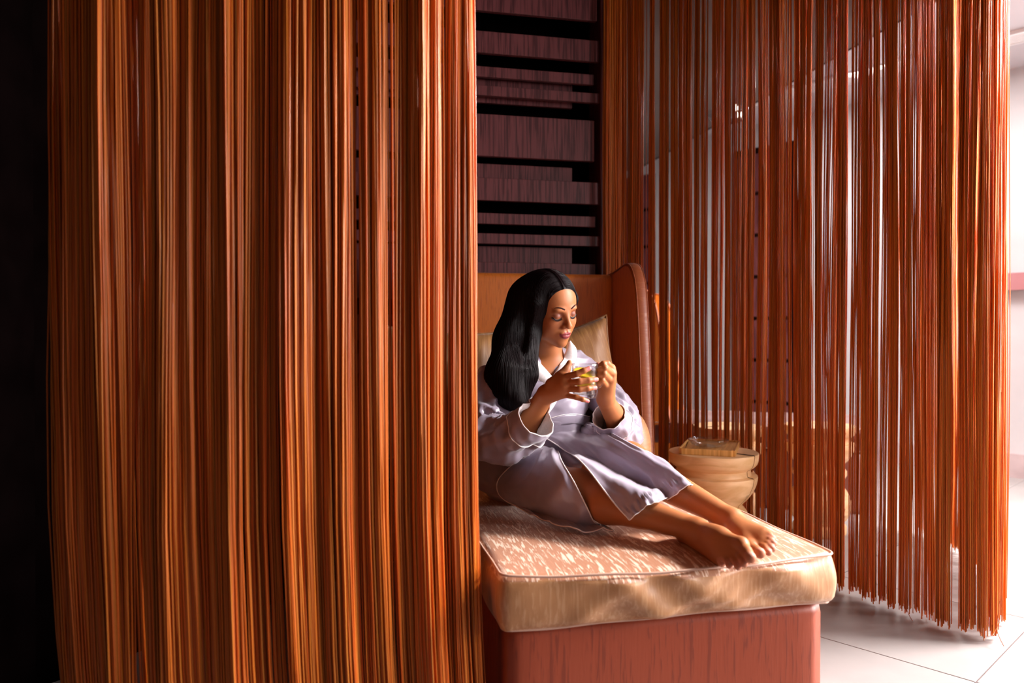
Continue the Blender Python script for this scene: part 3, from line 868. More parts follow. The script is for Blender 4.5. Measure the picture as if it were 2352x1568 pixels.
# ---- trunk
TF = H(.62, -.79, 0).normalized(); TL = H(.79, .62, 0).normalized()
SR = H(-.035, 2.485, .900); SL = H(.262, 2.705, .900)
chest = H(.115, 2.612, .80)
pel = H(.05, 2.60, .605); hipL = H(.117, 2.63, .598); hipR = H(-.017, 2.55, .595)
trunk = [el(chest, (TL, TF, Vector((0, 0, 1))), (.150, .098, .17), .05),
         rc(SR, SL, .046, .046, .06),
         rc(neck_base, chest, .050, .09, .05),
         el(H(.115, 2.60, .90), (TL, TF, Vector((0, 0, 1))), (.12, .062, .05), .05),
         rc(chest, pel, .105, .115, .05),
         el(pel, (TL, TF, Vector((0, 0, 1))), (.165, .125, .105), .05)]
# ---- legs
knL = H(.355, 2.315, .665); anL = H(.588, 2.03, .556)
knR = H(.185, 2.17, .607); anR = H(.470, 1.925, .555)
def mix(a, b, t): return a*(1-t)+b*t
legs = []
dn = Vector((0, 0, -1))
for hip, kn, an in ((hipL, knL, anL), (hipR, knR, anR)):
    legs += [rc(hip, kn, .084, .053, .05), rc(kn, mix(kn, an, .28)+dn*.008, .050, .052, .04), rc(mix(kn, an, .28)+dn*.008, an, .052, .0275, .03)]
def foot(an, heel, bigb, bigt, toes, litb, toer):
    """ankle, heel, ball and tip of the big toe, (base, tip) of the others"""
    o = [rc(an, heel, .026, .024, .02)]
    o += [rc(an+Vector((0, 0, -.006)), mix(an, bigb, .55), .027, .021, .018), rc(mix(an, bigb, .55), bigb, .021, .0165, .018)]
    o += [rc(heel, litb, .022, .013, .02), rc(mix(an, heel, .5), litb, .022, .0145, .02), rc(mix(an, bigb, .45), mix(toes[0][0], toes[1][0], .5), .021, .0140, .02), rc(mix(an, bigb, .3), toes[2][0], .022, .013, .02)]
    m = mix(bigb, bigt, .55)
    o += [rc(bigb, m, .0155, .0115, .012), rc(m, bigt, .0122, .0128, .010)]
    for (b, t), r in zip(toes, toer):
        m = mix(b, t, .55)+Vector((0, 0, .004))
        o += [rc(b, m, r*1.15, r*.9, .008), rc(m, t, r*.9, r*1.05, .004)]
    return o
fR = dict(an=anR, heel=H(.455, 2.0, .530), bigb=C(1703, 1250, 1.79), bigt=C(1724, 1280, 1.735),
          toes=[(C(1687, 1266, 1.795), C(1709, 1294, 1.745)), (C(1676, 1276, 1.80), C(1695, 1301, 1.755)), (C(1664, 1281, 1.81), C(1675, 1298, 1.775)), (C(1652, 1283, 1.825), C(1658, 1294, 1.80))],
          litb=C(1652, 1281, 1.835), toer=(.0084, .0082, .0080, .0080))
fL = dict(an=anL, heel=H(.572, 2.10, .535), bigb=C(1722, 1257, 1.875), bigt=C(1746, 1270, 1.815),
          toes=[(C(1746, 1250, 1.875), C(1765, 1268, 1.825)), (C(1754, 1243, 1.88), C(1774, 1260, 1.835)), (C(1758, 1236, 1.89), C(1777, 1248, 1.85)), (C(1759, 1229, 1.90), C(1775, 1236, 1.87))],
          litb=C(1756, 1229, 1.905), toer=(.0084, .0082, .0080, .0080))
feet = foot(**fR)+foot(**fL)
# ---- arms
elR = H(.004, 2.36, .697); wrR = C(1252, 906, 2.215)
elL = H(.375, 2.47, .715); wrL = C(1390, 918, 2.285)
arms = [rc(SR, elR, .046, .038, .03), rc(elR, mix(elR, wrR, .35), .037, .038, .02), rc(mix(elR, wrR, .35), wrR, .038, .0255, .02),
        rc(SL, elL, .046, .038, .03), rc(elL, mix(elL, wrL, .35), .037, .038, .02), rc(mix(elL, wrL, .35), wrL, .038, .0255, .02)]
def finger(pts, rs, k=.004):
    return [rc(pts[i], pts[i+1], rs[i], rs[i+1], k) for i in range(len(pts)-1)]
nails = []
hands = []
# her right hand: back of the hand to us, fingers spread over the glass
mR = [C(1294, 866, 2.172), C(1299, 880, 2.166), C(1298, 893, 2.168), C(1294, 906, 2.178)]
for i, m in enumerate(mR):
    hands.append(rc(mix(wrR, m, .12), m, .0195, .0112, .016))
hands.append(rc(mix(mR[1], wrR, .15), mix(mR[2], wrR, .6), .012, .016, .02))
fr = [[(1325, 858, 2.147), (1341, 851, 2.146), (1353, 846, 2.150)],
      [(1331, 876, 2.143), (1352, 873, 2.147), (1370, 871, 2.160)],
      [(1331, 894, 2.145), (1350, 892, 2.148), (1367, 890, 2.161)],
      [(1323, 912, 2.155), (1338, 917, 2.152), (1350, 920.5, 2.158)]]
for m, f, r in zip(mR, fr, (.0088, .0088, .0084, .0074)):
    pts = [m]+[C(*q) for q in f]
    hands += finger(pts, (r*1.12, r, r*.92, r*.80))
    nails.append((mix(pts[-2], pts[-1], .97)-fwd*(r*.8), (pts[-1]-pts[-2]).normalized(), r*.8))
thR = [C(1266, 880, 2.19), C(1288, 862, 2.187), C(1300, 851, 2.190), C(1308, 833, 2.196)]
hands += finger(thR, (.016, .0125, .0105, .0082), .012)
nails.append((thR[-1]+rgt*.005, (thR[-1]-thR[-2]).normalized(), .005))
# her left hand: curled round the handle
mL = [C(1405, 844, 2.238), C(1407, 858, 2.238), C(1402, 873, 2.242), C(1394, 887, 2.248)]
for m in mL: hands.append(rc(mix(wrL, m, .12), m, .0195, .0108, .016))
fl2 = [[(1395, 835, 2.212), (1386, 835, 2.204), (1380, 838, 2.206)],
       [(1389, 845, 2.193), (1379, 848, 2.194), (1375, 851, 2.204)],
       [(1387, 858, 2.191), (1378, 860, 2.194), (1374, 863, 2.204)],
       [(1383, 873, 2.197), (1376, 877, 2.204), (1375, 883, 2.215)]]
for m, f, r in zip(mL, fl2, (.0086, .0088, .0084, .0076)):
    pts = [m]+[C(*q) for q in f]
    hands += finger(pts, (r*1.15, r*1.05, r*.95, r*.85))
thL = [C(1387, 905, 2.262), C(1381, 876, 2.248), C(1377, 856, 2.238), C(1374, 838, 2.226)]
hands += finger(thL, (.017, .0125, .0105, .0082), .010)
nails.append((thL[-1]-fwd*.006-rgt*.001, (thL[-1]-thL[-2]).normalized(), .0065))

body_prims = head+trunk+legs+feet+arms+hands
BV, BF = sdf_mesh(body_prims, .0024)
# skin tint
def ss(x, a, b): t = np.clip((x-a)/(b-a), 0, 1); return t*t*(3-2*t)
nB = len(BV)
col = np.tile(np.array([.40, .138, .046]), (nB, 1))
nv = np.array([noise.noise(Vector(p*14)) for p in BV[::1]]) if nB < 400000 else np.zeros(nB)
col *= (1+.10*nv)[:, None]
q = (BV-A3(HC)); l = q@A3(HL)/HS; f = q@A3(HF)/HS; u = q@A3(HU)/HS
inh = (np.abs(l) < .08) & (f > .05) & (u > -.12) & (u < .1)
def blend(mask, c, amt=1.0):
    global col
    m = (np.clip(mask, 0, 1)*amt)[:, None]; col = col*(1-m)+np.array(c)*m
lipm = ((l/.0228)**2+((u+.0620)/.0112)**2)
up_edge = -.0522-.0042*np.clip(np.abs(l)/.02, 0, 1)**1.3+.0015*np.exp(-((np.abs(l)-.007)/.004)**2)-.001*np.exp(-(l/.003)**2)
lipmask = (u < up_edge)*(u > -.0768+.0125*(np.abs(l)/.022)**2)*(np.abs(l) < .0232)*inh*(f > .07)
blend(lipmask.astype(float), (.24, .022, .035), .92)
blend((lipmask*(np.abs(u+.0612) < .0012)).astype(float), (.10, .01, .015), .7)
for s_ in (-1, 1):
    dl = (l-s_*.0305)
    lid = np.exp(-((dl/.017)**2+((u-.004)/.0105)**2)**2)*inh
    blend(lid, (.13, .030, .032), .65)
    chk = np.exp(-(((l-s_*.040)/.02)**2+((u+.025)/.018)**2))*inh
    blend(chk, (.50, .14, .07), .25)
nost = np.exp(-(((np.abs(l)-.006)/.0028)**2+((u+.0385)/.0022)**2))*inh*(f > .085)
blend(nost, (.06, .012, .008), .8)
# lighter soles and toe tips
for tips in (fR, fL):
    for t in [tips['bigt']]+[x[1] for x in tips['toes']]:
        d = np.linalg.norm(BV-A3(t), axis=1)
        blend(ss(-d, -.020, -.008), (.66, .27, .18), .6)
for c_, d_, r_ in nails:
    w_ = BV-A3(c_); al = w_@A3(d_); pe = np.linalg.norm(w_-al[:, None]*A3(d_), axis=1)
    blend(((np.abs(al) < r_*.95) & (pe < r_*.78)).astype(float), (.78, .20, .20), 1)
toenails = []
for t, b, r in [(fR['bigt'], fR['bigb'], .0085), (fL['bigt'], fL['bigb'], .0085)]+[(t, b, .005) for b, t in fR['toes']+fL['toes']]:
    d_ = A3((t-b).normalized()); upn = np.array([0, 0, 1.0])-d_*d_[2]; upn /= np.linalg.norm(upn)
    c_ = A3(t)+upn*r*.95+d_*r*.25; w_ = BV-c_
    al = w_@d_; sdv = w_@np.cross(d_, upn); ht = w_@upn
    blend(((al/(r*.85))**2+(sdv/(r*.72))**2 < 1)*(np.abs(ht) < r*.8)*1.0, (.66, .36, .27), .75)

ms, nt, b = new_mat('skin')
at = N(nt, 'ShaderNodeAttribute', attribute_name='tint'); nt.links.new(at.outputs['Color'], b.inputs['Base Color'])
b.inputs['Roughness'].default_value = .50; b.inputs['Specular IOR Level'].default_value = .32
b.inputs['Subsurface Weight'].default_value = .12; b.inputs['Subsurface Radius'].default_value = (.012, .004, .002); b.inputs['Subsurface Scale'].default_value = .5
b.inputs['Coat Weight'].default_value = .03; b.inputs['Coat Roughness'].default_value = .35
M['skin'] = ms

woman = thing('person', 'woman with long dark hair in a lavender satin robe, reclining and holding a glass cup', 'person', (pel.x, pel.y, .5))
wl = A3(woman.location)
def wm(name, V, Fc, mat, parent=None, cols=None, label=None):
    o = mesh_np(name, np.asarray(V)-wl, Fc, mat, parent or woman, cols=cols)
    if label: o['label'] = label
    return o
def wtube(name, P, r, mat, parent=None, sides=8, squash=None):
    V, Fc = tube_data(P, r, sides, True, squash)
    return wm(name, V, Fc, mat, parent)
body = wm('body', BV, BF, M['skin'], cols=col)

# brows and lashes
M['lash'] = noise_mat('lash_black', (.012, .004, .004), (.02, .006, .006), rough=.5)
M['brow'] = noise_mat('brow_brown', (.022, .006, .006), (.035, .010, .008), rough=.8, spec=.1)
for s_ in (-1, 1):
    P = np.array([hp(s_*x, .12, y) for x, y in [(.0125, .0235), (.019, .0265), (.028, .0295), (.037, .0300), (.044, .0270), (.050, .0215)]])
    P = spline(P, 22); 
    for _ in range(12):
        P -= (sd(P, head)+.0018)[:, None]*A3(HF)[None]*.9
    rad = .0031*np.array([.55+.6*math.sin(math.pi*min(1, .25+.75*i/21)) for i in range(22)]); rad[-6:] *= np.linspace(1, .25, 6)
    wtube('eyebrow', P, rad, M['brow'], body, 6)
    P = np.array([hp(s_*x, .12, y) for x, y in [(.0165, -.0035), (.021, -.0072), (.027, -.0095), (.033, -.0100), (.039, -.0082), (.0445, -.0040), (.048, -.001)]])
    P = spline(P, 26)
    for _ in range(12):
        P -= (sd(P, head))[:, None]*A3(HF)[None]*.9
    V, Fc = tube_data(P, np.interp(np.arange(26), [0, 10, 20, 25], [.0010, .0019, .0021, .0006]), 6)
    Vs = [V]; Fs = list(Fc); nvv = len(V)
    for i in range(2, 26):
        o_ = 1+(i-13)/13*.9
        tip = P[i]+(A3(HF)*.0050+A3(HU)*-.0042+A3(HL)*s_*(i-10)/16*.005)
        midp = (P[i]+tip)/2+A3(HU)*-.0016
        vv, ff = tube_data(np.array([P[i], midp, tip]), [.0008, .0006, .0002], 3)
        Vs.append(vv); Fs += [tuple(a+nvv for a in q_) for q_ in ff]; nvv += len(vv)
    wm('eyelashes', np.vstack(Vs), Fs, M['lash'], body)

# ---- hair
hair_p = [hel(0, -.016, .030, .086, .106, .098, .02),
          hel(0, -.06, -.02, .075, .07, .09, .04),
          rc(C(1212, 690, 2.50), C(1178, 780, 2.50), .066, .056, .05),
          rc(C(1178, 780, 2.50), C(1164, 862, 2.43), .056, .062, .04),
          rc(C(1164, 862, 2.43), C(1172, 905, 2.40), .060, .044, .04),
          rc(C(1172, 905, 2.40), C(1196, 938, 2.375), .044, .014, .03),
          hrc((-.074, .028, .030), (-.077, .024, -.055), .016, .018, .025),
          rc(hp(-.077, .024, -.055), C(1212, 860, 2.40), .020, .026, .03),
          rc(C(1212, 860, 2.40), C(1200, 925, 2.37), .026, .012, .03),
          hrc((.066, .035, .035), (.068, .0, -.07), .013, .016, .02),
          hel(0, .112, -.030, .067, .074, .100, .010, -1),
          hel(0, .100, .022, .060, .062, .055, .012, -1)]
hair_eval = hair_p
HV, HFc = sdf_mesh(hair_p, .0034)
mh, nt, b = new_mat('dark_hair')
b.inputs['Base Color'].default_value = (.006, .0025, .003, 1); b.inputs['Roughness'].default_value = .40; b.inputs['Specular IOR Level'].default_value = .10
b.inputs['Anisotropic'].default_value = .6
M['hair'] = mh
_q = HV-A3(HC); _l = _q@A3(HL); _f = _q@A3(HF); _u = _q@A3(HU)
_bad = (sd(HV, head) < .002) & (_f > .03) & (_u < .07)
_inner = (_f > .048) & (np.abs(_l) < .064) & (_u < .055) & (_u > -.13)
hair = wm('hair', HV, HFc, M['hair'])
# strands flowing over the mass
nS = 1500
rs = np.random.default_rng(12)
side = np.where(rs.uniform(0, 1, nS) < .74, -1.0, 1.0)
fpos = rs.uniform(-.085, .080, nS); upos = .125-2.2*np.clip(fpos-.01, 0, 1)**1.6*2
start = np.array([hp(.004*s_, f_, u_) for s_, f_, u_ in zip(side, fpos, upos)])
P = snap(start, hair_p, .001)
tr_ = [P.copy()]
Ldir = A3(HL); Udir = A3(HU); Fdir = A3(HF)
curl = rs.normal(0, .18, nS)
for it in range(98):
    g = grad(P, hair_p)
    w_ = ss(np.array([it/16.]), 0, 1)[0]
    d = (1-w_)*(Ldir[None]*side[:, None]-Fdir[None]*.25)+np.array([0, 0, -1.0])*(.25+w_)
    d = d+Ldir[None]*(curl*.25)[:, None]
    d -= g*(d*g).sum(1)[:, None]; d /= np.linalg.norm(d, axis=1)[:, None]+1e-9
    P = P+d*.0062
    off = .0005+.0013*np.abs(np.sin(it*.11+curl*30))
    P = P-grad(P, hair_p)*(sd(P, hair_p)-off)[:, None]
    tr_.append(P.copy())
tr_ = np.array(tr_)  # steps, strands, 3
Vs, Fs, nvv = [], [], 0
for k in range(nS):
    Q = tr_[:, k]
    st = np.linalg.norm(np.diff(Q, axis=0), axis=1)
    bad = np.nonzero(st > .02)[0]
    L_ = min(len(Q), (bad[0] if len(bad) else len(Q)))
    inh_ = np.nonzero(sd(Q, head) < .0012)[0]
    if len(inh_): L_ = min(L_, inh_[0])
    ql = (Q-A3(HC))@A3(HL); qf = (Q-A3(HC))@A3(HF); qu = (Q-A3(HC))@A3(HU)
    inf = np.nonzero((qf > .045) & (np.abs(ql) < .060) & (qu < .062) & (qu > -.13))[0]
    if len(inf): L_ = min(L_, inf[0])
    zs = np.nonzero((Q[:, 2] < .77) | ((side[k] > 0) & (Q[:, 2] < 1.01)))[0]
    if len(zs): L_ = min(L_, zs[0])
    Q = Q[:L_:2]
    if len(Q) < 4: continue
    vv, ff = tube_data(Q, np.interp(np.arange(len(Q)), [0, 2, len(Q)-5, len(Q)-1], [.0004, .0009, .0009, .0003]), 4)
    Vs.append(vv); Fs += [tuple(a+nvv for a in q_) for q_ in ff]; nvv += len(vv)
wm('hair_strands', np.vstack(Vs), Fs, M['hair'], hair)['kind'] = 'stuff'
# ================================================================== robe
ZV = Vector((0, 0, 1))
robe_p = [el(chest, (TL, TF, ZV), (.166, .118, .19), .05),
          rc(SR, SL, .058, .058, .07),
          rc(C(1215, 822, 2.60), C(1322, 832, 2.67), .040, .032, .06),
          rc(chest, pel, .122, .134, .06),
          el(pel, (TL, TF, ZV), (.182, .142, .118), .05),
          rc(hipL, mix(hipL, knL, .5), .100, .082, .05),
          rc(hipR, mix(hipR, knR, .30), .100, .092, .05)]
vcut = rc(C(1260, 806, 2.475), C(1268, 862, 2.50), .060, .018, .008, -1)
drape_p = [rc(hipL, knL, .102, .072, .07), rc(knL, anL, .070, .046, .07), rc(hipR, knR, .102, .074, .09), rc(knR, mix(knR, anR, .6), .070, .055, .07),
           el(pel, (TL, TF, ZV), (.184, .144, .12), .06), rc(chest, pel, .124, .136, .06)]
nearleg_p = [rc(hipR, knR, .108, .076, .05), rc(knR, mix(knR, anR, .7), .066, .048, .05), el(pel, (TL, TF, ZV), (.184, .144, .12), .06)]
def ray(PX, prims, plane=None, z0=1.6, z1=3.0, n=60):
    PX = np.array(PX, float).reshape(-1, 2)
    D = np.array([A3((rgt*((x-1176)/F)+upv*((784-y)/F)+fwd)) for x, y in PX])
    dl = np.linalg.norm(D, axis=1)
    z = np.full(len(PX), z0); best = np.full(len(PX), 1e9); bz = z.copy()
    for _ in range(n):
        P = A3(CAM)+D*z[:, None]
        d = sd(P, prims)
        if plane is not None:
            dp = P[:, 2]-plane; h = np.clip(.04-np.abs(d-dp), 0, None)/.04; d = np.minimum(d, dp)-h*h*.01
        m = d < best; best[m] = d[m]; bz[m] = z[m]
        z = np.minimum(z+np.maximum(d, -.01)/dl*.95+1e-5*(d < 1e-4), z1)
    hit = best < .002
    zz = np.where(hit, np.where(hit, z, bz), bz)
    return A3(CAM)+D*np.where(hit & (z < z1-.01), z, bz)[:, None]

def px_patch(rows, nu, nv, prims, plane=None, off=.0, behind=None):
    G = np.array(rows, float)
    Q = np.einsum('im,mnk,jn->ijk', cr_weights(G.shape[0], nu), G, cr_weights(G.shape[1], nv))
    P = ray(Q.reshape(-1, 2), prims, plane).reshape(nu, nv, 3)
    # soften
    for _ in range(6):
        Pm = P.copy()
        Pm[1:-1, 1:-1] = (P[:-2, 1:-1]+P[2:, 1:-1]+P[1:-1, :-2]+P[1:-1, 2:])*.25*.6+P[1:-1, 1:-1]*.4
        Pm[0, 1:-1] = P[0, 1:-1]*.6+.2*(P[0, :-2]+P[0, 2:]); Pm[-1, 1:-1] = P[-1, 1:-1]*.6+.2*(P[-1, :-2]+P[-1, 2:])
        Pm[1:-1, 0] = P[1:-1, 0]*.6+.2*(P[:-2, 0]+P[2:, 0]); Pm[1:-1, -1] = P[1:-1, -1]*.6+.2*(P[:-2, -1]+P[2:, -1])
        P = Pm
    return P
def pnorm(P):
    du = np.gradient(P, axis=0); dv = np.gradient(P, axis=1)
    n = np.cross(du, dv); n /= np.linalg.norm(n, axis=2)[..., None]+1e-12
    if (n*(A3(CAM)-P)).sum() < 0: n = -n
    return n
def cloth(name, P, mat, parent=None, thick=.0022, flip=False):
    nu, nv = P.shape[:2]
    n = pnorm(P)
    V = np.concatenate([P.reshape(-1, 3), (P-n*thick).reshape(-1, 3)])
    f = grid_faces(nu, nv); K = nu*nv
    Fc = [f, (f+K)[:, ::-1]]
    border = [i*nv for i in range(nu)], [i*nv+nv-1 for i in range(nu)], list(range(nv)), [(nu-1)*nv+j for j in range(nv)]
    for bl in border:
        Fc.append(np.array([(bl[i], bl[i+1], bl[i+1]+K, bl[i]+K) for i in range(len(bl)-1)], dtype=np.int32))
    o = wm(name, V, np.vstack(Fc).astype(np.int32), mat, parent)
    bm = bmesh.new(); bm.from_mesh(o.data); bmesh.ops.recalc_face_normals(bm, faces=bm.faces[:]); bm.to_mesh(o.data); bm.free()
    return o
def fold_field(nu, nv, fu, fv, amp, seed, skew=0.0, sharp=1.0):
    out = np.zeros((nu, nv))
    for i in range(nu):
        for j in range(nv):
            a, b = i/(nu-1), j/(nv-1)
            x = noise.noise(Vector((a*fu+seed, (b+skew*a)*fv, seed*1.7)))
            y = noise.noise(Vector((a*fu*2.1+seed*3, (b+skew*a)*fv*2.3, seed)))
            out[i, j] = (1-abs(x)*2.2)*.7*sharp+y*.35
    return out*amp

hp_ = ray([(1268, 850), (1268, 868), (1262, 820)], trunk+head[-1:])
print('chest depths', [(Vector(p)-CAM).dot(fwd) for p in hp_], [(Vector(p)-CAM).dot(fwd) for p in ray([(1268, 850), (1268, 868), (1262, 820)], robe_p)])
# torso of the robe
RV, RF = sdf_mesh(robe_p+[vcut], .0050)
Nr = grad(RV, robe_p)
nzv = np.array([noise.noise(Vector((p[0]*5+p[2]*9, p[1]*7, p[2]*16-p[0]*6))) for p in RV])
nz2 = np.array([noise.noise(Vector((p[0]*16+p[2]*11, p[1]*14, p[2]*30))) for p in RV])
keepflat = np.clip((sd(RV, [vcut[:6]+(1,)])-.004)/.02, 0, 1)
RV = RV+Nr*(((.5-np.abs(nzv)*1.6)*  .013+nz2*.0045)*keepflat)[:, None]
RV[:, 2] = np.maximum(RV[:, 2], .498)
robe = wm('robe', RV, RF, M['robe'], label='lavender satin robe')

# sleeves
def sleeve(path, radii, arm, n=90, sides=72, seed=1.0, flat=1.0, tail=.055, amp=.010):
    P = spline(path, n); r = (cr_weights(len(radii), n) @ np.array(radii))
    T, Nn, Bn = frames(P)
    a = np.arange(sides)/sides*2*np.pi
    t = np.linspace(0, 1, n)
    G = np.zeros((n, sides, 3))
    for i in range(n):
        for j in range(sides):
            ca, sa = math.cos(a[j]), math.sin(a[j])
            nzz = noise.noise(Vector((ca*1.5+seed, sa*1.5, t[i]*7+seed+.8*ca)))
            nz_ = noise.noise(Vector((ca*2.6-seed, sa*2.6, t[i]*17+1.6*sa)))
            damp = 1-.65*max(0, (t[i]-.80)/.20)
            rr = r[i]*(1+.05*math.cos(2*a[j]+seed))+((.45-abs(nzz)*1.7)*amp*2.0+nz_*amp*.6)*damp
            G[i, j] = P[i]+(Nn[i]*ca+Bn[i]*sa)*rr
    G = push(G, arm, .004)
    return G, P, T
def sleeve_objs(G, P, T, cuffrows=13):
    n, sides = G.shape[:2]
    # outer shell, lip, then lining turned back inside
    o = wm('sleeve', G.reshape(-1, 3), grid_faces(n, sides, wv=True), M['robe'], robe)
    c = P[:, None]
    inn = (c+(G-c)*.93)[-26:]
    inn[-1] = G[-1]
    wm('sleeve_lining', inn.reshape(-1, 3), grid_faces(len(inn), sides, wv=True), M['lining'], o)
    cu = (c+(G-c)*1.035)[-cuffrows:]; cu2 = np.concatenate([(c+(G-c)*1.0)[-cuffrows:-cuffrows+1], cu, (c+(G-c)*.985)[-1:]])
    wm('cuff', cu2.reshape(-1, 3), grid_faces(len(cu2), sides, wv=True), M['robe'], o)
    for row, s_ in ((-cuffrows, 1.045), (-1, 1.02)):
        R = c[row]+(G[row]-c[row])*s_
        V, Fc = tube_data(np.vstack([R, R[:2]]), .0017, 6, cap=False)
        wm('piping', V, Fc, M['pip_white'], o)
    return o
Gs, Ps, Ts = sleeve([C(1150, 870, 2.52), C(1122, 900, 2.47), C(1110, 955, 2.41), C(1122, 1003, 2.345), C(1162, 1010, 2.28), C(1198, 992, 2.24), C(1232, 962, 2.195)],
                    [.055, .070, .080, .082, .072, .063, .057], arms[:3], seed=1.3)
sleeve_objs(Gs, Ps, Ts, 12)
Gs, Ps, Ts = sleeve([C(1318, 868, 2.68), C(1358, 884, 2.66), C(1405, 930, 2.59), C(1432, 975, 2.52), C(1434, 1000, 2.46), C(1418, 988, 2.41), C(1398, 955, 2.355)],
                    [.034, .056, .058, .054, .052, .052, .050], arms[3:6], seed=6.1)
sleeve_objs(Gs, Ps, Ts, 11)

# upper front panel falling over both legs
rowsA = [[(1245, 1002), (1280, 985), (1315, 972), (1350, 966)],
         [(1288, 1030), (1325, 1008), (1362, 992), (1398, 992)],
         [(1335, 1064), (1375, 1042), (1415, 1022), (1455, 1022)],
         [(1384, 1122), (1425, 1092), (1470, 1064), (1512, 1052)],
         [(1420, 1164), (1465, 1132), (1510, 1103), (1556, 1084)],
         [(1449, 1192), (1487, 1163), (1535, 1146), (1591, 1114)]]
PA = px_patch(rowsA, 90, 64, drape_p)
nA = pnorm(PA)
ff_ = fold_field(90, 64, 2.2, 4.0, .010, 3.7, skew=-.35)+fold_field(90, 64, 5, 5, .0042, 9.1, skew=.4)
uu = np.linspace(0, 1, 90)[:, None]; vv = np.linspace(0, 1, 64)[None, :]
ruch = np.exp(-((uu-.90)/.035)**2)*np.sin(vv*95+3*np.sin(vv*17))*.0030+np.clip((uu-.9)/.1, 0, 1)*np.sin(vv*60+1)*.0022
edge_d = np.clip(np.minimum(vv, 1-vv)/.08, 0, 1)
PA = PA+nA*(ff_*edge_d*np.clip(uu/.1, 0, 1)+ruch+.004)[..., None]
# turn the far side down behind the leg
tail = []
for k, (df, dd) in enumerate(((.018, -.006), (.040, -.024), (.055, -.05), (.062, -.080))):
    tail.append(PA[:, -1]+A3(FH)*df+np.array([0, 0, 1.0])*dd)
PA = np.concatenate([PA, np.stack(tail, 1)], 1)
PA = push(PA, legs, .005)
PA[..., 2] = np.maximum(PA[..., 2], .506)
pa = cloth('skirt_panel', PA, M['robe'], robe)
wm('piping', *tube_data(PA[:, 0]+nA[:, 0]*.001, .0020, 6), M['pip_white'], pa)
wm('piping', *tube_data(PA[-1, :], .0014, 6), M['pip_white'], pa)
inner = PA[:, 0:1]*1.0
# lower panel spilling over the near thigh onto the cushion
rowsB = [[(1205, 1050), (1228, 1036), (1250, 1026), (1271, 1020)],
         [(1165, 1082), (1210, 1072), (1252, 1062), (1291, 1062)],
         [(1145, 1108), (1203, 1108), (1262, 1106), (1318, 1106)],
         [(1150, 1136), (1215, 1146), (1282, 1152), (1342, 1150)],
         [(1182, 1162), (1240, 1184), (1302, 1192), (1366, 1190)],
         [(1218, 1186), (1272, 1211), (1335, 1225), (1409, 1223)]]
PB = px_patch(rowsB, 80, 70, nearleg_p, plane=.512)
nB_ = pnorm(PB)
fb = fold_field(80, 70, 2.0, 3.4, .011, 5.2, skew=.55)+fold_field(80, 70, 5, 6, .0025, 2.1)
uu = np.linspace(0, 1, 80)[:, None]; vv = np.linspace(0, 1, 70)[None, :]
PB = PB+nB_*((fb*np.clip(np.minimum(vv, 1-vv)/.1, 0, 1)*np.clip(uu/.1, 0, 1))+.005+np.exp(-((uu-.93)/.03)**2)*np.sin(vv*80)*.0015)[..., None]
PB = push(PB, legs, .005)
PB[..., 2] = np.maximum(PB[..., 2], .5135)
pb = cloth('skirt_panel', PB, M['robe'], robe)
for E_ in (PB[:, -1], PB[:, 0], PB[-1]):
    wm('piping', *tube_data(E_+np.array([0, 0, .001]), .0019, 6), M['pip_white'], pb)

# collar lapels of white towelling
def lapel(inner_e, outer_e, off=.004, roll=.010, nu=50):
    I = spline([(x, y, 0) for x, y in inner_e], nu)[:, :2]; O = spline([(x, y, 0) for x, y in outer_e], nu)[:, :2]
    vs = np.linspace(0, 1, 14)
    Q = I[:, None]*(1-vs)[None, :, None]+O[:, None]*vs[None, :, None]
    P = ray(Q.reshape(-1, 2), robe_p+[rc(C(1290, 806, 2.59), C(1322, 806, 2.61), .034, .034, .02)]).reshape(nu, 14, 3)
    n = pnorm(P)
    P = P+n*(off+roll*np.sin(np.pi*np.clip(vs*1.0, 0, 1))**.7)[None, :, None]
    P = push(P, head[-1:]+trunk, .004)
    o = cloth('lapel', P, M['lining'], robe, thick=.004)
    wm('piping', *tube_data(P[:, -1], .0018, 6), M['pip_white'], o)
    return o
lapel([(1302, 790), (1299, 803), (1291, 824), (1278, 848), (1266, 868), (1256, 888)], [(1311, 788), (1322, 803), (1322, 826), (1312, 850), (1294, 874), (1274, 900)])
lapel([(1218, 800), (1228, 820), (1243, 838), (1256, 852), (1268, 866)], [(1196, 826), (1208, 848), (1222, 862), (1236, 874), (1252, 888)])
lapel([(1262, 915), (1256, 932), (1248, 948), (1242, 962)], [(1279, 918), (1270, 934), (1260, 948), (1252, 962)], off=.002, roll=.006, nu=20)
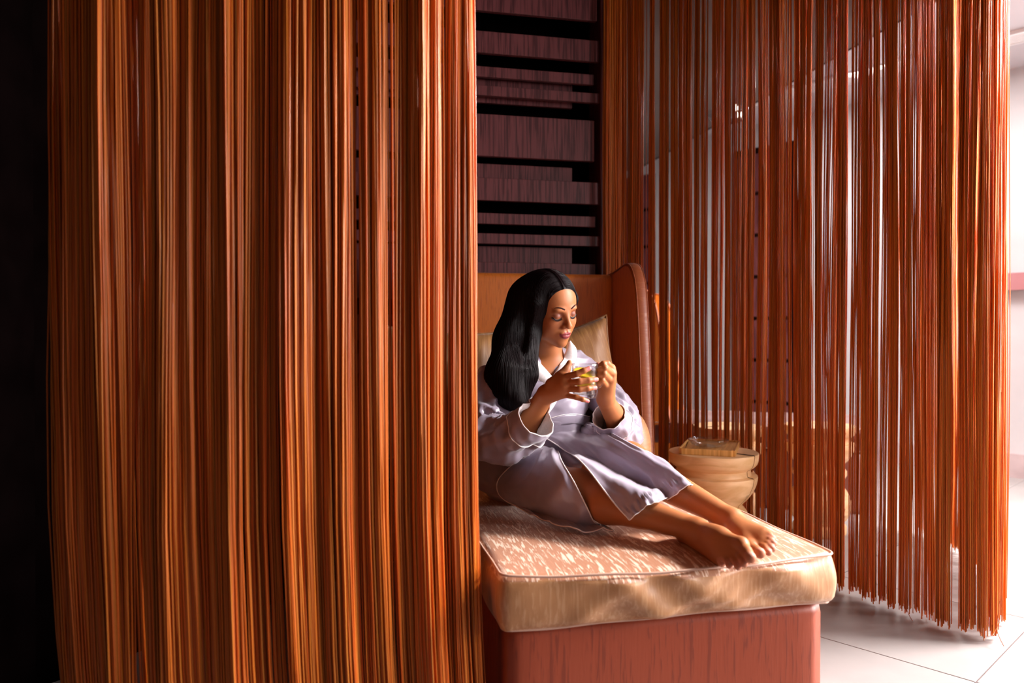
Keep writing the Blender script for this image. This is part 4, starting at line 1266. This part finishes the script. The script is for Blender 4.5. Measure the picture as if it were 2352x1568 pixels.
# sash
I = spline([(1236, 985, 0), (1262, 972, 0), (1295, 963, 0), (1325, 962, 0), (1352, 968, 0)], 60)[:, :2]
Q = I[:, None]+np.array([(0, -11), (0, -7), (0, 0), (0, 7), (0, 11)])[None]
P = ray(Q.reshape(-1, 2), robe_p).reshape(60, 5, 3); P += pnorm(P)*.006
sa = cloth('sash', P, M['robe'], robe, thick=.008)
wm('piping', *tube_data(P[:, 0]+np.array([0, 0, .001]), .0013, 6), M['pip_white'], sa)
# ---- glass cup
ct = C(1342, 873, 2.203)
cup = thing('glass_cup', 'clear glass cup of lemon water held in her hands', 'cup', C(1343, 914, 2.203))
o_ = lathe('glass', [(.0005, .0), (.030, .0), (.0335, .003), (.0350, .012), (.0385, .092), (.0392, .0985), (.0385, .100), (.0372, .0985), (.0362, .092), (.0330, .014), (.028, .010), (.0005, .010)], M['glass'], cup, 64)
hpts = np.array([C(1371, 846, 2.203)-ct+Vector((0,0,.0)), C(1381, 843, 2.206)-ct, C(1387, 852, 2.21)-ct, C(1386, 870, 2.21)-ct, C(1379, 886, 2.207)-ct, C(1369, 890, 2.203)-ct])+A3(ct-cup.location)
wv_, wf_ = tube_data(spline(hpts, 30), .0042, 10)
mesh_np('handle', wv_, wf_, M['glass'], cup)
lathe('lemon_water', [(.0005, .0105), (.027, .0105), (.0326, .0145), (.0354, .080), (.0005, .080)], M['water'], cup, 48)
M['rind'] = noise_mat('lemon_rind', (.85, .60, .02), (.9, .68, .04), nscale=60, rough=.4)
M['pulp'] = noise_mat('lemon_pulp', (.85, .72, .16), (.9, .8, .35), nscale=80, rough=.4)
for z, tx, ty, rr_ in ((.072, .38, .10, .0335), (.043, -.35, .25, .031)):
    s = lathe('lemon_slice', [(.0005, -.003), (rr_-.003, -.003), (rr_-.003, .003), (.0005, .003)], M['pulp'], cup, 32)
    s.location = (0, 0, z); s.rotation_euler = (tx, ty, 0)
    lathe('rind', [(rr_-.0034, -.0032), (rr_, -.0032), (rr_, .0032), (rr_-.0034, .0032)], M['rind'], s, 32)
